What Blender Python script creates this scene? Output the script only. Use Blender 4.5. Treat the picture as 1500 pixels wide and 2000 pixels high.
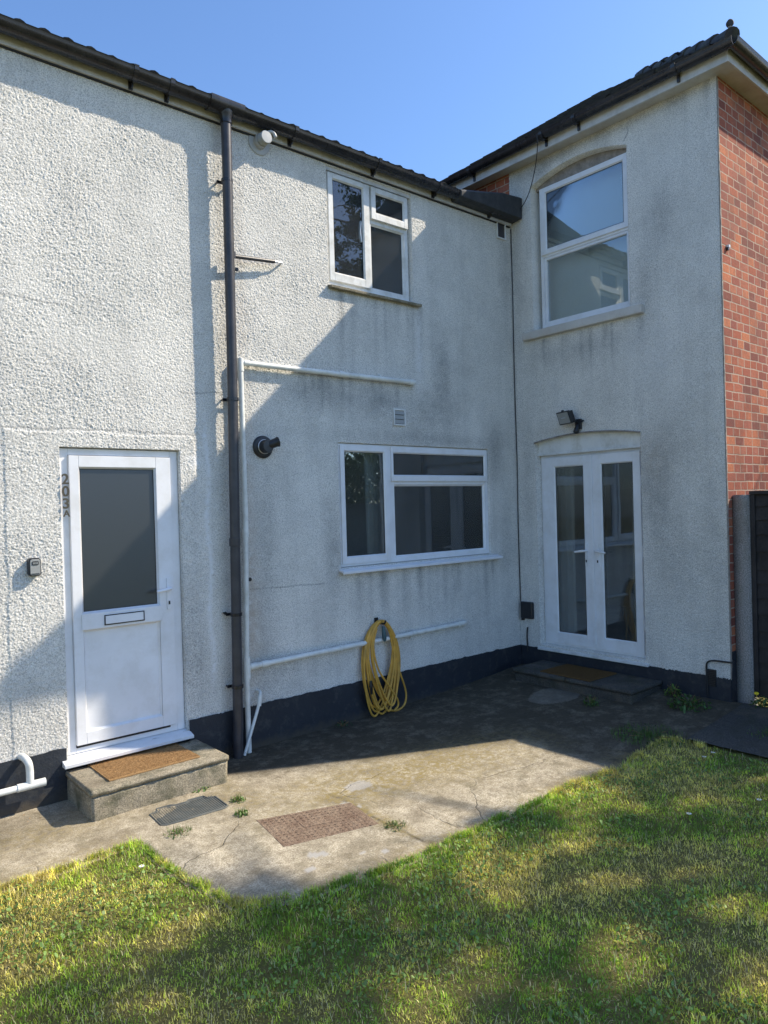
import bpy, bmesh, math, random
import numpy as np
from mathutils import Vector, Matrix
random.seed(7); RNG = np.random.default_rng(11)
S = bpy.context.scene
for o in list(bpy.data.objects): bpy.data.objects.remove(o, do_unlink=True)
COL = S.collection
# ------------------------------------------------------------------ camera
CAM = Vector((-6.1973, -5.0128, 1.6382)); FPX = 1408.89
yaw, pitch, roll = [math.radians(a) for a in (40.5246, -0.4166, -1.5955)]
fw = Vector((math.sin(yaw)*math.cos(pitch), math.cos(yaw)*math.cos(pitch), math.sin(pitch)))
rt0 = Vector((math.cos(yaw), -math.sin(yaw), 0)); up0 = rt0.cross(fw)
rt = rt0*math.cos(roll)+up0*math.sin(roll); up = -rt0*math.sin(roll)+up0*math.cos(roll)
cd = bpy.data.cameras.new('camera'); cam = bpy.data.objects.new('camera', cd); COL.objects.link(cam)
M = Matrix((rt, up, -fw)).transposed().to_4x4(); M.translation = CAM; cam.matrix_world = M
cd.sensor_fit = 'VERTICAL'; cd.sensor_height = 36; cd.lens = FPX/2000*36; cd.clip_end = 500; cd.clip_start = .05
S.camera = cam
# ------------------------------------------------------------------ light
SUN = Vector((-1.97, 1.0, -1.93)).normalized()      # travel direction
W = bpy.data.worlds.new('World'); S.world = W; W.use_nodes = True
nt = W.node_tree; bg = nt.nodes['Background']
sky = nt.nodes.new('ShaderNodeTexSky'); sky.sky_type = 'NISHITA'; sky.sun_disc = False
sky.sun_elevation = math.asin(-SUN.z); sky.sun_rotation = math.atan2(-SUN.x, -SUN.y)
sky.air_density = 1.0; sky.dust_density = 0.7; sky.ozone_density = 7.5; sky.altitude = 0
nt.links.new(sky.outputs[0], bg.inputs[0]); bg.inputs[1].default_value = 0.15
sl = bpy.data.lights.new('sun', 'SUN'); sl.energy = 4.0; sl.angle = math.radians(.55); sl.color = (1, .885, .71)
so = bpy.data.objects.new('sun', sl); COL.objects.link(so); so.rotation_euler = SUN.to_track_quat('-Z', 'Y').to_euler()
so.location = (8, -8, 12)
S.view_settings.view_transform = 'Standard'; S.view_settings.look = 'None'
S.view_settings.exposure = 0.76; S.view_settings.gamma = 1
S.render.resolution_x = 768; S.render.resolution_y = 1024
S.cycles.max_bounces = 7; S.cycles.transparent_max_bounces = 8
# ------------------------------------------------------------------ material helpers
class NB:
    def __init__(s, name):
        s.m = bpy.data.materials.new(name); s.m.use_nodes = True; s.t = s.m.node_tree; s.t.nodes.clear()
        s.out = s.n('ShaderNodeOutputMaterial')
    def n(s, typ, **kw):
        x = s.t.nodes.new(typ)
        for k, v in kw.items(): setattr(x, k, v)
        return x
    def l(s, a, b): s.t.links.new(a, b)
    def setin(s, node, i, v):
        if v is None: return
        if hasattr(v, 'is_linked') or isinstance(v, bpy.types.NodeSocket): s.l(v, node.inputs[i])
        else: node.inputs[i].default_value = v
    def coord(s, scale=(1, 1, 1), world=True):
        if world: c = s.n('ShaderNodeNewGeometry').outputs['Position']
        else: c = s.n('ShaderNodeTexCoord').outputs['Object']
        mp = s.n('ShaderNodeMapping'); s.l(c, mp.inputs[0]); mp.inputs['Scale'].default_value = scale
        return mp.outputs[0]
    def noise(s, vec, scale, detail=4, rough=.55, dist=0):
        x = s.n('ShaderNodeTexNoise'); s.setin(x, 'Vector', vec); x.inputs['Scale'].default_value = scale
        x.inputs['Detail'].default_value = detail; x.inputs['Roughness'].default_value = rough
        x.inputs['Distortion'].default_value = dist
        return x.outputs['Fac']
    def voro(s, vec, scale, out='Distance', feature='F1'):
        x = s.n('ShaderNodeTexVoronoi', feature=feature); s.setin(x, 'Vector', vec); x.inputs['Scale'].default_value = scale
        return x.outputs[out]
    def ramp(s, fac, stops):
        x = s.n('ShaderNodeValToRGB'); s.l(fac, x.inputs[0]); cr = x.color_ramp
        while len(cr.elements) < len(stops): cr.elements.new(.5)
        for e, (p, c) in zip(cr.elements, stops):
            e.position = p; e.color = (c, c, c, 1) if isinstance(c, (int, float)) else (*c, 1)
        return x.outputs[0]
    def mix(s, fac, a, b, blend='MIX'):
        x = s.n('ShaderNodeMix', data_type='RGBA', blend_type=blend); s.setin(x, 0, fac)
        for i, v in ((6, a), (7, b)):
            if isinstance(v, tuple): v = (*v, 1) if len(v) == 3 else v
            s.setin(x, i, v)
        return x.outputs[2]
    def math(s, op, a, b=None, clamp=False):
        x = s.n('ShaderNodeMath', operation=op, use_clamp=clamp); s.setin(x, 0, a); s.setin(x, 1, b); return x.outputs[0]
    def bump(s, h, strength=.5, dist=.01, normal=None):
        x = s.n('ShaderNodeBump'); s.l(h, x.inputs['Height']); x.inputs['Strength'].default_value = strength
        x.inputs['Distance'].default_value = dist
        if normal: s.l(normal, x.inputs['Normal'])
        return x.outputs[0]
    def bsdf(s, color, rough=.6, normal=None, spec=.5, metallic=0):
        b = s.n('ShaderNodeBsdfPrincipled')
        if isinstance(color, tuple): color = (*color, 1)
        s.setin(b, 'Base Color', color); s.setin(b, 'Roughness', rough); b.inputs['Specular IOR Level'].default_value = spec
        b.inputs['Metallic'].default_value = metallic
        if normal: s.l(normal, b.inputs['Normal'])
        s.l(b.outputs[0], s.out.inputs[0]); return b
def plain(name, col, rough=.5, var=.12, scale=8, bump=0, bscale=60, spec=.5, metallic=0, dirt=None):
    b = NB(name); v = b.coord()
    f = b.noise(v, scale, 5, .6)
    dk = tuple(c*(1-var) for c in col); lt = tuple(min(1, c*(1+var)) for c in col)
    c = b.mix(b.ramp(f, [(.3, 0.0), (.7, 1.0)]), dk, lt)
    if dirt:
        c = b.mix(b.math('MULTIPLY', b.ramp(b.noise(v, scale*.7+3, 6, .7), [(.45, 0.0), (.72, 1.0)]), dirt[1]), c, dirt[0])
    nrm = b.bump(b.noise(v, bscale, 3), bump, .004) if bump else None
    rr = b.math('ADD', b.math('MULTIPLY', f, .2), rough-.1)
    b.bsdf(c, rr, nrm, spec, metallic); return b.m

def mat_dash():
    b = NB('pebbledash'); v = b.coord()
    at = b.n('ShaderNodeAttribute', attribute_name='stain_shade'); sep = b.n('ShaderNodeSeparateColor'); b.l(at.outputs['Color'], sep.inputs[0])
    big = b.noise(v, 1.3, 6, .6); fine = b.noise(v, 130, 3, .6)
    stv = b.coord((7, 7, .55)); streak = b.noise(stv, 1, 5, .65)
    base = b.mix(b.ramp(big, [(.35, 0.0), (.7, 1.0)]), (.80, .78, .725), (.89, .865, .805))
    base = b.mix(b.math('MULTIPLY', b.ramp(streak, [(.48, 0.0), (.75, 1.0)]), .28), base, (.46, .46, .44))
    # grime lying in the pits of the roughcast
    pit = b.math('MULTIPLY', b.ramp(fine, [(.38, 1.0), (.54, 0.0)]), b.math('ADD', b.math('MULTIPLY', sep.outputs[0], .45), .52))
    base = b.mix(pit, base, (.20, .195, .18))
    base = b.mix(b.math('MULTIPLY', b.ramp(b.noise(v, 3.2, 7, .72), [(.46, 0.0), (.68, 1.0)]), .30), base, (.42, .41, .38))
    pit2 = b.math('MULTIPLY', b.ramp(b.noise(v, 62, 3, .7), [(.36, .55), (.47, 0.0)]), b.math('ADD', b.math('MULTIPLY', sep.outputs[0], .6), .45))
    base = b.mix(pit2, base, (.22, .215, .20))
    bl = b.math('MULTIPLY', sep.outputs[0], b.ramp(b.noise(v, 9, 6, .7), [(.3, .15), (.65, .85)]))
    base = b.mix(bl, base, (.27, .275, .27))
    base = b.mix(b.math('MULTIPLY', sep.outputs[2], b.ramp(b.noise(v, 14, 5, .7), [(.35, .1), (.6, .8)])), base, (.42, .34, .26))
    base = b.mix(b.math('MULTIPLY', sep.outputs[1], b.ramp(b.noise(v, 30, 4, .7), [(.35, 0.0), (.55, 1.0)])), base, (.80, .80, .80))
    n1 = b.bump(b.noise(v, 150, 3, .65), .6, .005)
    n2 = b.bump(b.noise(v, 260, 2, .6), .3, .002, n1)
    b.bsdf(base, .85, n2, .25); return b.m
def mat_brick():
    b = NB('red_brick'); g = b.n('ShaderNodeNewGeometry'); sx = b.n('ShaderNodeSeparateXYZ'); b.l(g.outputs['Position'], sx.inputs[0])
    wob = b.noise(b.coord(), 6, 4)
    cm = b.n('ShaderNodeCombineXYZ'); b.l(b.math('ADD', sx.outputs[0], sx.outputs[1]), cm.inputs[0])
    b.l(b.math('ADD', sx.outputs[2], b.math('MULTIPLY', wob, .020)), cm.inputs[1])
    bt = b.n('ShaderNodeTexBrick'); b.l(cm.outputs[0], bt.inputs[0]); bt.inputs['Scale'].default_value = 1
    bt.inputs['Brick Width'].default_value = .172; bt.inputs['Row Height'].default_value = .0775
    bt.inputs['Mortar Size'].default_value = .0060; bt.inputs['Mortar Smooth'].default_value = .35; bt.inputs['Bias'].default_value = -.1
    bt.inputs[1].default_value = (0, 0, 0, 1); bt.inputs[2].default_value = (1, 1, 1, 1); bt.inputs[3].default_value = (.5, .5, .5, 1)
    bt.offset = .5; bt.squash = .74; bt.squash_frequency = 2
    tone = b.n('ShaderNodeSeparateColor'); b.l(bt.outputs[0], tone.inputs[0])
    c = b.ramp(tone.outputs[0], [(0, (.24, .070, .050)), (.2, (.44, .120, .060)), (.4, (.32, .090, .062)), (.6, (.58, .19, .085)), (.8, (.38, .110, .070)), (1, (.52, .20, .12))])
    c = b.mix(b.ramp(b.noise(b.coord(), 55, 5, .7), [(.35, .4), (.55, 0.0)]), c, (.16, .07, .05))
    c = b.mix(b.ramp(b.noise(b.coord(), 22, 5, .7), [(.55, 0.0), (.75, .5)]), c, (.50, .28, .2))
    mort = b.mix(b.noise(b.coord(), 20, 4), (.42, .29, .21), (.62, .50, .38))
    col = b.mix(bt.outputs['Fac'], c, mort)
    col = b.mix(b.ramp(b.noise(b.coord((1, 1, .6)), 2.6, 7, .7), [(.44, 0.0), (.66, .6)]), col, (.14, .075, .06))
    h = b.math('SUBTRACT', b.math('MULTIPLY', b.noise(b.coord(), 60, 5, .7), .35), bt.outputs['Fac'])
    b.bsdf(col, .88, b.bump(h, .8, .008), .2); return b.m
def mat_concrete(name, c0, c1, moss=(.10, .095, .06), mossamt=.6, cracks=False):
    b = NB(name); v = b.coord()
    big = b.noise(v, 1.1, 7, .62); med = b.noise(v, 6, 6, .65); fine = b.noise(v, 110, 4, .7)
    c = b.mix(b.ramp(big, [(.35, 0.0), (.65, 1.0)]), c0, c1)
    c = b.mix(b.ramp(fine, [(.38, .75), (.55, 0.0)]), c, tuple(x*.42 for x in c0))
    c = b.mix(b.ramp(fine, [(.56, 0.0), (.72, .6)]), c, tuple(min(.8, x*1.7) for x in c1))
    m = b.math('MULTIPLY', b.ramp(med, [(.48, 0.0), (.66, 1.0)]), mossamt)
    c = b.mix(m, c, moss)
    c = b.mix(b.math('MULTIPLY', b.ramp(b.noise(v, 2.3, 6, .7), [(.52, 0.0), (.68, 1.0)]), .55), c, (.16, .13, .09))
    h = b.math('ADD', b.math('MULTIPLY', fine, .6), b.math('MULTIPLY', med, 1.2))
    if cracks:
        dv = b.n('ShaderNodeVectorMath', operation='ADD'); nn = b.n('ShaderNodeTexNoise'); nn.inputs['Scale'].default_value = 2.5; nn.inputs['Detail'].default_value = 6; b.l(v, nn.inputs['Vector'])
        b.l(v, dv.inputs[0]); sc_ = b.n('ShaderNodeVectorMath', operation='SCALE'); b.l(nn.outputs['Color'], sc_.inputs[0]); sc_.inputs['Scale'].default_value = .35; b.l(sc_.outputs[0], dv.inputs[1])
        ck = b.voro(dv.outputs[0], 1.15, feature='DISTANCE_TO_EDGE'); ckf = b.math('MULTIPLY', b.ramp(ck, [(.0, 1.0), (.008, 0.0)]), b.ramp(big, [(.50, 0.0), (.56, 1.0)]))
        c = b.mix(b.ramp(b.noise(v, 28, 5, .75), [(.50, 0.0), (.62, .55)]), c, (.19, .155, .105))
        c = b.mix(b.math('MULTIPLY', ckf, .5), c, (.10, .08, .055)); h = b.math('SUBTRACT', h, b.math('MULTIPLY', ckf, 1.2))
        c = b.mix(b.ramp(b.noise(v, 4.5, 7, .75), [(.44, 0.0), (.64, .55)]), c, (.17, .14, .095))
        at = b.n('ShaderNodeAttribute', attribute_name='stain_shade'); sp = b.n('ShaderNodeSeparateColor'); b.l(at.outputs['Color'], sp.inputs[0])
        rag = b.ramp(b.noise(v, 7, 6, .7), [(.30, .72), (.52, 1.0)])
        c = b.mix(b.math('MULTIPLY', sp.outputs[0], rag), c, b.mix(b.noise(v, 45, 5, .7), (.022, .019, .014), (.085, .07, .048)))  # near-black brown where the patio mask paints in the shade
        c = b.mix(b.math('MULTIPLY', sp.outputs[1], b.ramp(b.noise(v, 26, 5, .7), [(.38, 0.0), (.6, 1.0)])), c, b.mix(b.noise(v, 160, 3), (.13, .10, .04), (.42, .33, .14)))
        c = b.mix(sp.outputs[2], c, b.mix(fine, (.30, .28, .25), (.5, .48, .44)))
    b.bsdf(c, .9, b.bump(h, .7, .006), .2); return b.m
def mat_glass(name, tint=(.86, .9, .9), refl=1.0, rough=0.0):
    b = NB(name); fr = b.n('ShaderNodeFresnel'); fr.inputs[0].default_value = 1.52
    bp = b.bump(b.noise(b.coord(), 2.2, 2), .035, .02); b.l(bp, fr.inputs['Normal'])
    tr = b.n('ShaderNodeBsdfTransparent'); tr.inputs[0].default_value = (*tint, 1)
    gl = b.n('ShaderNodeBsdfGlossy'); gl.inputs[0].default_value = (.95, .97, 1, 1); gl.inputs['Roughness'].default_value = rough
    b.l(bp, gl.inputs['Normal'])
    f = b.math('MULTIPLY', fr.outputs[0], 1.85*refl, True)
    ms = b.n('ShaderNodeMixShader'); b.l(f, ms.inputs[0]); b.l(tr.outputs[0], ms.inputs[1]); b.l(gl.outputs[0], ms.inputs[2])
    df = b.n('ShaderNodeBsdfDiffuse'); df.inputs[0].default_value = (.55, .57, .58, 1)      # thin film of dust
    m3 = b.n('ShaderNodeMixShader'); b.l(b.math('ADD', b.math('MULTIPLY', b.noise(b.coord(), 5, 5, .7), .03), .018), m3.inputs[0]); b.l(ms.outputs[0], m3.inputs[1]); b.l(df.outputs[0], m3.inputs[2])
    b.l(m3.outputs[0], b.out.inputs[0]); return b.m
def mat_grass(name, trans=.35):
    b = NB(name); at = b.n('ShaderNodeAttribute', attribute_name='tint')
    d = b.n('ShaderNodeBsdfDiffuse'); b.l(at.outputs['Color'], d.inputs[0])
    t = b.n('ShaderNodeBsdfTranslucent'); b.l(at.outputs['Color'], t.inputs[0])
    g = b.n('ShaderNodeBsdfGlossy'); g.inputs[0].default_value = (.7, .8, .6, 1); g.inputs['Roughness'].default_value = .5
    m1 = b.n('ShaderNodeMixShader'); m1.inputs[0].default_value = trans; b.l(d.outputs[0], m1.inputs[1]); b.l(t.outputs[0], m1.inputs[2])
    m2 = b.n('ShaderNodeMixShader'); m2.inputs[0].default_value = .05; b.l(m1.outputs[0], m2.inputs[1]); b.l(g.outputs[0], m2.inputs[2])
    b.l(m2.outputs[0], b.out.inputs[0]); return b.m
def mat_coir():
    b = NB('coir'); v = b.coord(); f = b.noise(v, 320, 3, .7); g = b.noise(v, 40, 4, .7)
    c = b.mix(f, (.24, .13, .055), (.66, .42, .20)); c = b.mix(b.ramp(g, [(.5, 0.0), (.75, .5)]), c, (.2, .11, .05))
    b.bsdf(c, .95, b.bump(f, 1, .008), .1); return b.m

MT = dict(
 dash=mat_dash(), brick=mat_brick(),
 plinth=None or plain('plinth_paint', (.022, .027, .036), .55, .3, 5, .5, 45, .4, 0, ((.075, .075, .07), .35)),
 upvc=plain('upvc', (.78, .79, .81), .32, .05, 3, 0, 60, .5, 0, ((.52, .50, .44), .35)),
 upvc_old=plain('upvc_dirty', (.72, .73, .72), .4, .08, 6, .15, 60, .5, 0, ((.30, .28, .20), .5)),
 fascia=plain('fascia_paint', (.60, .605, .61), .55, .12, 6, .2, 50, .4, 0, ((.30, .30, .29), .5)),
 soffit=plain('soffit_paint', (.56, .54, .50), .6, .1, 4, .2, 40, .3, 0, ((.34, .25, .19), .45)),
 gutter=plain('gutter_plastic', (.017, .017, .021), .27, .25, 6, .1, 80, .5, 0, ((.09, .085, .08), .3)),
 pipe=plain('pipe_brown', (.038, .037, .043), .38, .2, 7, .1, 70, .5, 0, ((.12, .115, .11), .3)),
 waste=plain('waste_pipe', (.74, .75, .71), .42, .08, 9, .1, 70, .5, 0, ((.33, .33, .27), .4)),
 seal=plain('black_rubber', (.015, .015, .016), .6, .2),
 black=plain('black_plastic', (.016, .018, .021), .38, .2, 20, .1, 100),
 steel=plain('brushed_steel', (.62, .63, .65), .35, .08, 30, 0, 60, .5, .6),
 silver=plain('silver_casing', (.36, .365, .35), .45, .06, 60, .1, 200, .4, .3),
 clearp=plain('white_abs', (.44, .45, .45), .4, .08),
 tileA=plain('roof_tile_dark', (.045, .040, .038), .8, .4, 9, .6, 60, .3, 0, ((.13, .12, .09), .5)),
 tileB=plain('roof_slate_mossy', (.050, .046, .046), .75, .4, 9, .6, 60, .3, 0, ((.12, .125, .07), .5)),
 mortar=plain('mortar', (.30, .27, .24), .9, .25, 20, .6, 60, .2, 0, ((.1, .09, .08), .5)),
 lead=plain('lead_flashing', (.035, .038, .042), .7, .3, 9, .7, 40, .4, 0, ((.09, .09, .09), .4)),
 glass=mat_glass('glass'), glass_dk=None,
 room=plain('room_plaster', (.55, .53, .49), .8, .15, 1.5), roomdk=plain('room_dark', (.5, .47, .44), .8, .25, 1.5),
 curtain=plain('curtain_cloth', (.66, .63, .58), .85, .1, 4), blind=plain('roller_blind', (.82, .83, .80), .8, .04, 2),
 step=mat_concrete('step_concrete', (.30, .26, .19), (.42, .37, .27), (.07, .075, .045), .8),
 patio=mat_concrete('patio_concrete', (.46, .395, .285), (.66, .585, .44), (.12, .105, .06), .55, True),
 slab=mat_concrete('path_slab_concrete', (.07, .066, .06), (.11, .105, .095), (.05, .05, .03), .6),
 post=mat_concrete('post_concrete', (.30, .28, .26), (.36, .33, .31), (.2, .2, .14), .3),
 fence=plain('fence_stain', (.030, .026, .025), .7, .35, 5, .6, 30, .3, 0, ((.065, .055, .05), .4)),
 iron=None, coir=mat_coir(), rubbermat=plain('rubber_mat', (.105, .115, .11), .65, .2, 14, .3, 90, .3, 0, ((.2, .18, .14), .5)),
 hose=plain('hose_yellow', (.66, .36, .055), .42, .15, 12, .1, 60, .5, 0, ((.25, .16, .06), .45)),
 hosefit=plain('hose_fitting', (.05, .11, .13), .4), letter=plain('number_bronze', (.10, .085, .06), .4, .2, 40, 0, 60, .5, .5),
 grass=mat_grass('grass_blade'), weed=mat_grass('weed_leaf', .25), petal=plain('petal', (.8, .8, .78), .6), yellow=plain('dandelion_yellow', (.75, .55, .02), .6),
 leaf=plain('dry_leaf', (.20, .12, .05), .8, .5, 40), bark=plain('bark', (.10, .075, .055), .9, .3, 12, .8, 30), lens=None)
def mat_iron():
    b = NB('rusty_iron'); v = b.coord(world=False)
    ch = b.voro(v, 38); f = b.noise(b.coord(), 12, 6, .7); f2 = b.noise(b.coord(), 120, 3, .7)
    c = b.mix(b.ramp(f, [(.35, 0.0), (.65, 1.0)]), (.22, .145, .10), (.36, .27, .19))
    c = b.mix(b.ramp(f2, [(.4, .6), (.6, 0.0)]), c, (.07, .045, .03)); c = b.mix(b.ramp(ch, [(.12, .45), (.25, 0.0)]), c, (.05, .03, .02))
    b.bsdf(c, .85, b.bump(b.math('ADD', ch, f2), .7, .008), .3); return b.m
MT['iron'] = mat_iron()
b = NB('glass_obscured'); vv = b.coord(); tr_ = b.n('ShaderNodeBsdfTransparent'); tr_.inputs[0].default_value = (.16, .19, .2, 1)
g_ = b.n('ShaderNodeBsdfGlossy'); g_.inputs['Roughness'].default_value = .38; g_.inputs[0].default_value = (.8, .85, .9, 1); b.l(b.bump(b.noise(vv, 120, 2), .3, .003), g_.inputs['Normal'])
d_ = b.n('ShaderNodeBsdfDiffuse'); d_.inputs[0].default_value = (.30, .33, .33, 1)
m_ = b.n('ShaderNodeMixShader'); m_.inputs[0].default_value = .11; b.l(tr_.outputs[0], m_.inputs[1]); b.l(g_.outputs[0], m_.inputs[2])
m2_ = b.n('ShaderNodeMixShader'); m2_.inputs[0].default_value = .035; b.l(m_.outputs[0], m2_.inputs[1]); b.l(d_.outputs[0], m2_.inputs[2]); b.l(m2_.outputs[0], b.out.inputs[0]); MT['glass_dk'] = b.m
def mat_plinth():
    b = NB('plinth_paint_worn'); v = b.coord(); g = b.n('ShaderNodeNewGeometry'); sx = b.n('ShaderNodeSeparateXYZ'); b.l(g.outputs['Position'], sx.inputs[0])
    c = b.mix(b.noise(v, 4, 5, .6), (.016, .019, .026), (.028, .034, .044))
    c = b.mix(b.math('MULTIPLY', b.ramp(b.noise(v, 9, 6, .75), [(.52, 0.0), (.66, .7)]), .6), c, (.09, .088, .08))
    zz = b.math('ADD', sx.outputs[2], b.math('MULTIPLY', b.noise(v, 11, 5, .7), .16)); lo = b.math('MULTIPLY', b.math('SUBTRACT', -.075, zz), 14, True)
    c = b.mix(b.math('MULTIPLY', lo, .8), c, (.075, .062, .045))
    b.bsdf(c, .55, b.bump(b.noise(v, 42, 4, .6), .6, .006), .4); return b.m
MT['plinth'] = mat_plinth()
def mat_ground():
    b = NB('soil_thatch'); v = b.coord(); f = b.noise(v, 90, 4, .7); g = b.noise(v, 2.5, 5, .6)
    c = b.mix(f, (.07, .065, .025), (.34, .29, .11)); c = b.mix(b.ramp(g, [(.4, 0.0), (.65, .6)]), c, (.10, .13, .035))
    b.bsdf(c, .95, b.bump(f, 1, .02), .1); return b.m
MT['soil'] = mat_ground()
MT['bush'] = mat_grass('tree_leaf', .3)

# ------------------------------------------------------------------ object helpers
def tag(o, label=None, cat=None, group=None, kind=None):
    for k, v in (('label', label), ('category', cat), ('group', group), ('kind', kind)):
        if v: o[k] = v
    return o
def thing(name, loc, label, cat, group=None):
    o = bpy.data.objects.new(name, None); o.empty_display_size = .1; COL.objects.link(o); o.location = loc
    return tag(o, label, cat, group)
WL = {}
def link_mesh(name, V, F, mat, parent=None, smooth=False, base=None):
    if parent is not None: org = Vector(WL.get(parent.name) or parent.location)
    elif base is not None: org = Vector(base)
    else:
        A = np.asarray(V, float); org = Vector(((A[:, 0].min()+A[:, 0].max())/2, (A[:, 1].min()+A[:, 1].max())/2, A[:, 2].min()))
    A = np.asarray(V, np.float64)-np.array(org)
    me = bpy.data.meshes.new(name)
    me.from_pydata(A.tolist(), [], F) if not isinstance(F, np.ndarray) else fast_mesh(me, A, F)
    if mat: me.materials.append(MT[mat] if isinstance(mat, str) else mat)
    if smooth: me.shade_smooth() if hasattr(me, 'shade_smooth') else None
    me.update()
    o = bpy.data.objects.new(name, me); COL.objects.link(o)
    if parent is not None: o.parent = parent; WL[o.name] = tuple(org)
    else: o.location = org
    if parent is not None and parent.type == 'MESH': o.location = (0, 0, 0)
    WL[o.name] = tuple(org)
    return o
def fast_mesh(me, V, F):
    n = F.shape[1]
    me.vertices.add(len(V)); me.vertices.foreach_set('co', V.astype(np.float32).ravel())
    me.loops.add(F.size); me.loops.foreach_set('vertex_index', F.astype(np.int32).ravel())
    me.polygons.add(len(F)); me.polygons.foreach_set('loop_start', np.arange(0, F.size, n, dtype=np.int32))
    me.polygons.foreach_set('loop_total', np.full(len(F), n, np.int32)); me.update(calc_edges=True)
class MB:
    def __init__(s): s.V = []; s.F = []
    def box(s, x0, x1, y0, y1, z0, z1):
        if x0 > x1: x0, x1 = x1, x0
        if y0 > y1: y0, y1 = y1, y0
        if z0 > z1: z0, z1 = z1, z0
        n = len(s.V); s.V += [(x, y, z) for z in (z0, z1) for y in (y0, y1) for x in (x0, x1)]
        s.F += [[n+i for i in f] for f in ((0, 2, 3, 1), (4, 5, 7, 6), (0, 1, 5, 4), (2, 6, 7, 3), (0, 4, 6, 2), (1, 3, 7, 5))]; return s
    def obox(s, c, ax, ay, az, hx, hy, hz):
        n = len(s.V); c = Vector(c)
        for k in (-1, 1):
            for j in (-1, 1):
                for i in (-1, 1): s.V.append(tuple(c+ax*hx*i+ay*hy*j+az*hz*k))
        s.F += [[n+i for i in f] for f in ((0, 2, 3, 1), (4, 5, 7, 6), (0, 1, 5, 4), (2, 6, 7, 3), (0, 4, 6, 2), (1, 3, 7, 5))]; return s
    def tube(s, pts, r, seg=14, cap=True, arc=None):
        pts = [Vector(p) for p in pts]; n0 = len(s.V); N = len(pts); rs = r if isinstance(r, (list, tuple)) else [r]*N
        prev = None
        for i, p in enumerate(pts):
            t = (pts[min(i+1, N-1)]-pts[max(i-1, 0)]).normalized()
            if prev is None:
                a = Vector((0, 0, 1)) if abs(t.z) < .9 else Vector((1, 0, 0)); u = t.cross(a).normalized()
            else: u = (prev-t*prev.dot(t)).normalized()
            prev = u; w = t.cross(u)
            for k in range(seg):
                a = 2*math.pi*k/seg; s.V.append(tuple(p+(u*math.cos(a)+w*math.sin(a))*rs[i]))
        for i in range(N-1):
            for k in range(seg):
                a = n0+i*seg+k; b = n0+i*seg+(k+1) % seg; s.F.append([a, b, b+seg, a+seg])
        if cap: s.F.append([n0+k for k in range(seg)][::-1]); s.F.append([n0+(N-1)*seg+k for k in range(seg)])
        return s
    def lathe(s, c, axis, prof, seg=28):
        axis = Vector(axis).normalized(); a = Vector((0, 0, 1)) if abs(axis.z) < .9 else Vector((1, 0, 0))
        u = axis.cross(a).normalized(); w = axis.cross(u); n0 = len(s.V); c = Vector(c)
        for d, r in prof:
            for k in range(seg):
                t = 2*math.pi*k/seg; s.V.append(tuple(c+axis*d+(u*math.cos(t)+w*math.sin(t))*r))
        for i in range(len(prof)-1):
            for k in range(seg):
                a = n0+i*seg+k; b = n0+i*seg+(k+1) % seg; s.F.append([a, b, b+seg, a+seg])
        return s
    def sweep(s, prof, p0, p1, closed=False):   # prof: list of 3-vectors offset; straight sweep
        n0 = len(s.V); m = len(prof)
        for P in (p0, p1):
            for q in prof: s.V.append((P[0]+q[0], P[1]+q[1], P[2]+q[2]))
        for k in range(m if closed else m-1):
            a = n0+k; b = n0+(k+1) % m; s.F.append([a, b, b+m, a+m])
        if closed: s.F.append([n0+k for k in range(m)][::-1]); s.F.append([n0+m+k for k in range(m)])
        return s
    def build(s, name, mat, parent=None, bevel=0, smooth=False, base=None, autosm=False):
        o = link_mesh(name, s.V, s.F, mat, parent, False, base)
        bm = bmesh.new(); bm.from_mesh(o.data); bmesh.ops.recalc_face_normals(bm, faces=bm.faces); bm.to_mesh(o.data); bm.free()
        if smooth or autosm:
            for p in o.data.polygons: p.use_smooth = True
            if hasattr(o.data, 'set_sharp_from_angle'): o.data.set_sharp_from_angle(angle=math.radians(40))
        if bevel:
            m = o.modifiers.new('bevel', 'BEVEL'); m.width = bevel; m.segments = 2; m.limit_method = 'ANGLE'; m.angle_limit = math.radians(50)
        return o
def bez(pts, n=10):   # Catmull-Rom through points
    P = [Vector(p) for p in pts]; P = [P[0]*2-P[1]]+P+[P[-1]*2-P[-2]]; out = []
    for i in range(1, len(P)-2):
        for k in range(n):
            t = k/n; a, b, c, d = P[i-1:i+3]
            out.append(.5*((2*b)+(c-a)*t+(2*a-5*b+4*c-d)*t*t+(3*b-a-3*c+d)*t**3))
    out.append(P[-2]); return out
def smoothstep(a, b, x):
    t = np.clip((np.asarray(x, float)-a)/(b-a), 0, 1); return t*t*(3-2*t)
def gz(x, y=0):      # ground height
    return np.interp(x, (-3.2, -2.4, -1.6, -1.0, -.5, .1, 1.0), (-.245, -.238, -.212, -.182, -.152, -.105, -.08))+0*np.asarray(y)
def gzf(x, y=0): return float(gz(x, y))
def blur(a, k=1):
    for _ in range(k):
        a = (np.roll(a, 1, 0)+2*a+np.roll(a, -1, 0))/4; a = (np.roll(a, 1, 1)+2*a+np.roll(a, -1, 1))/4
    return a
def vnoise(X, Y, s, seed=0):   # value noise on arrays
    r = np.random.default_rng(seed).random((256, 256)); x = np.asarray(X)/s; y = np.asarray(Y)/s
    xi = np.floor(x).astype(int); yi = np.floor(y).astype(int); fx = x-xi; fy = y-yi; fx = fx*fx*(3-2*fx); fy = fy*fy*(3-2*fy)
    g = lambda a, b: r[a % 256, b % 256]
    return (g(xi, yi)*(1-fx)+g(xi+1, yi)*fx)*(1-fy)+(g(xi, yi+1)*(1-fx)+g(xi+1, yi+1)*fx)*fy
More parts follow.
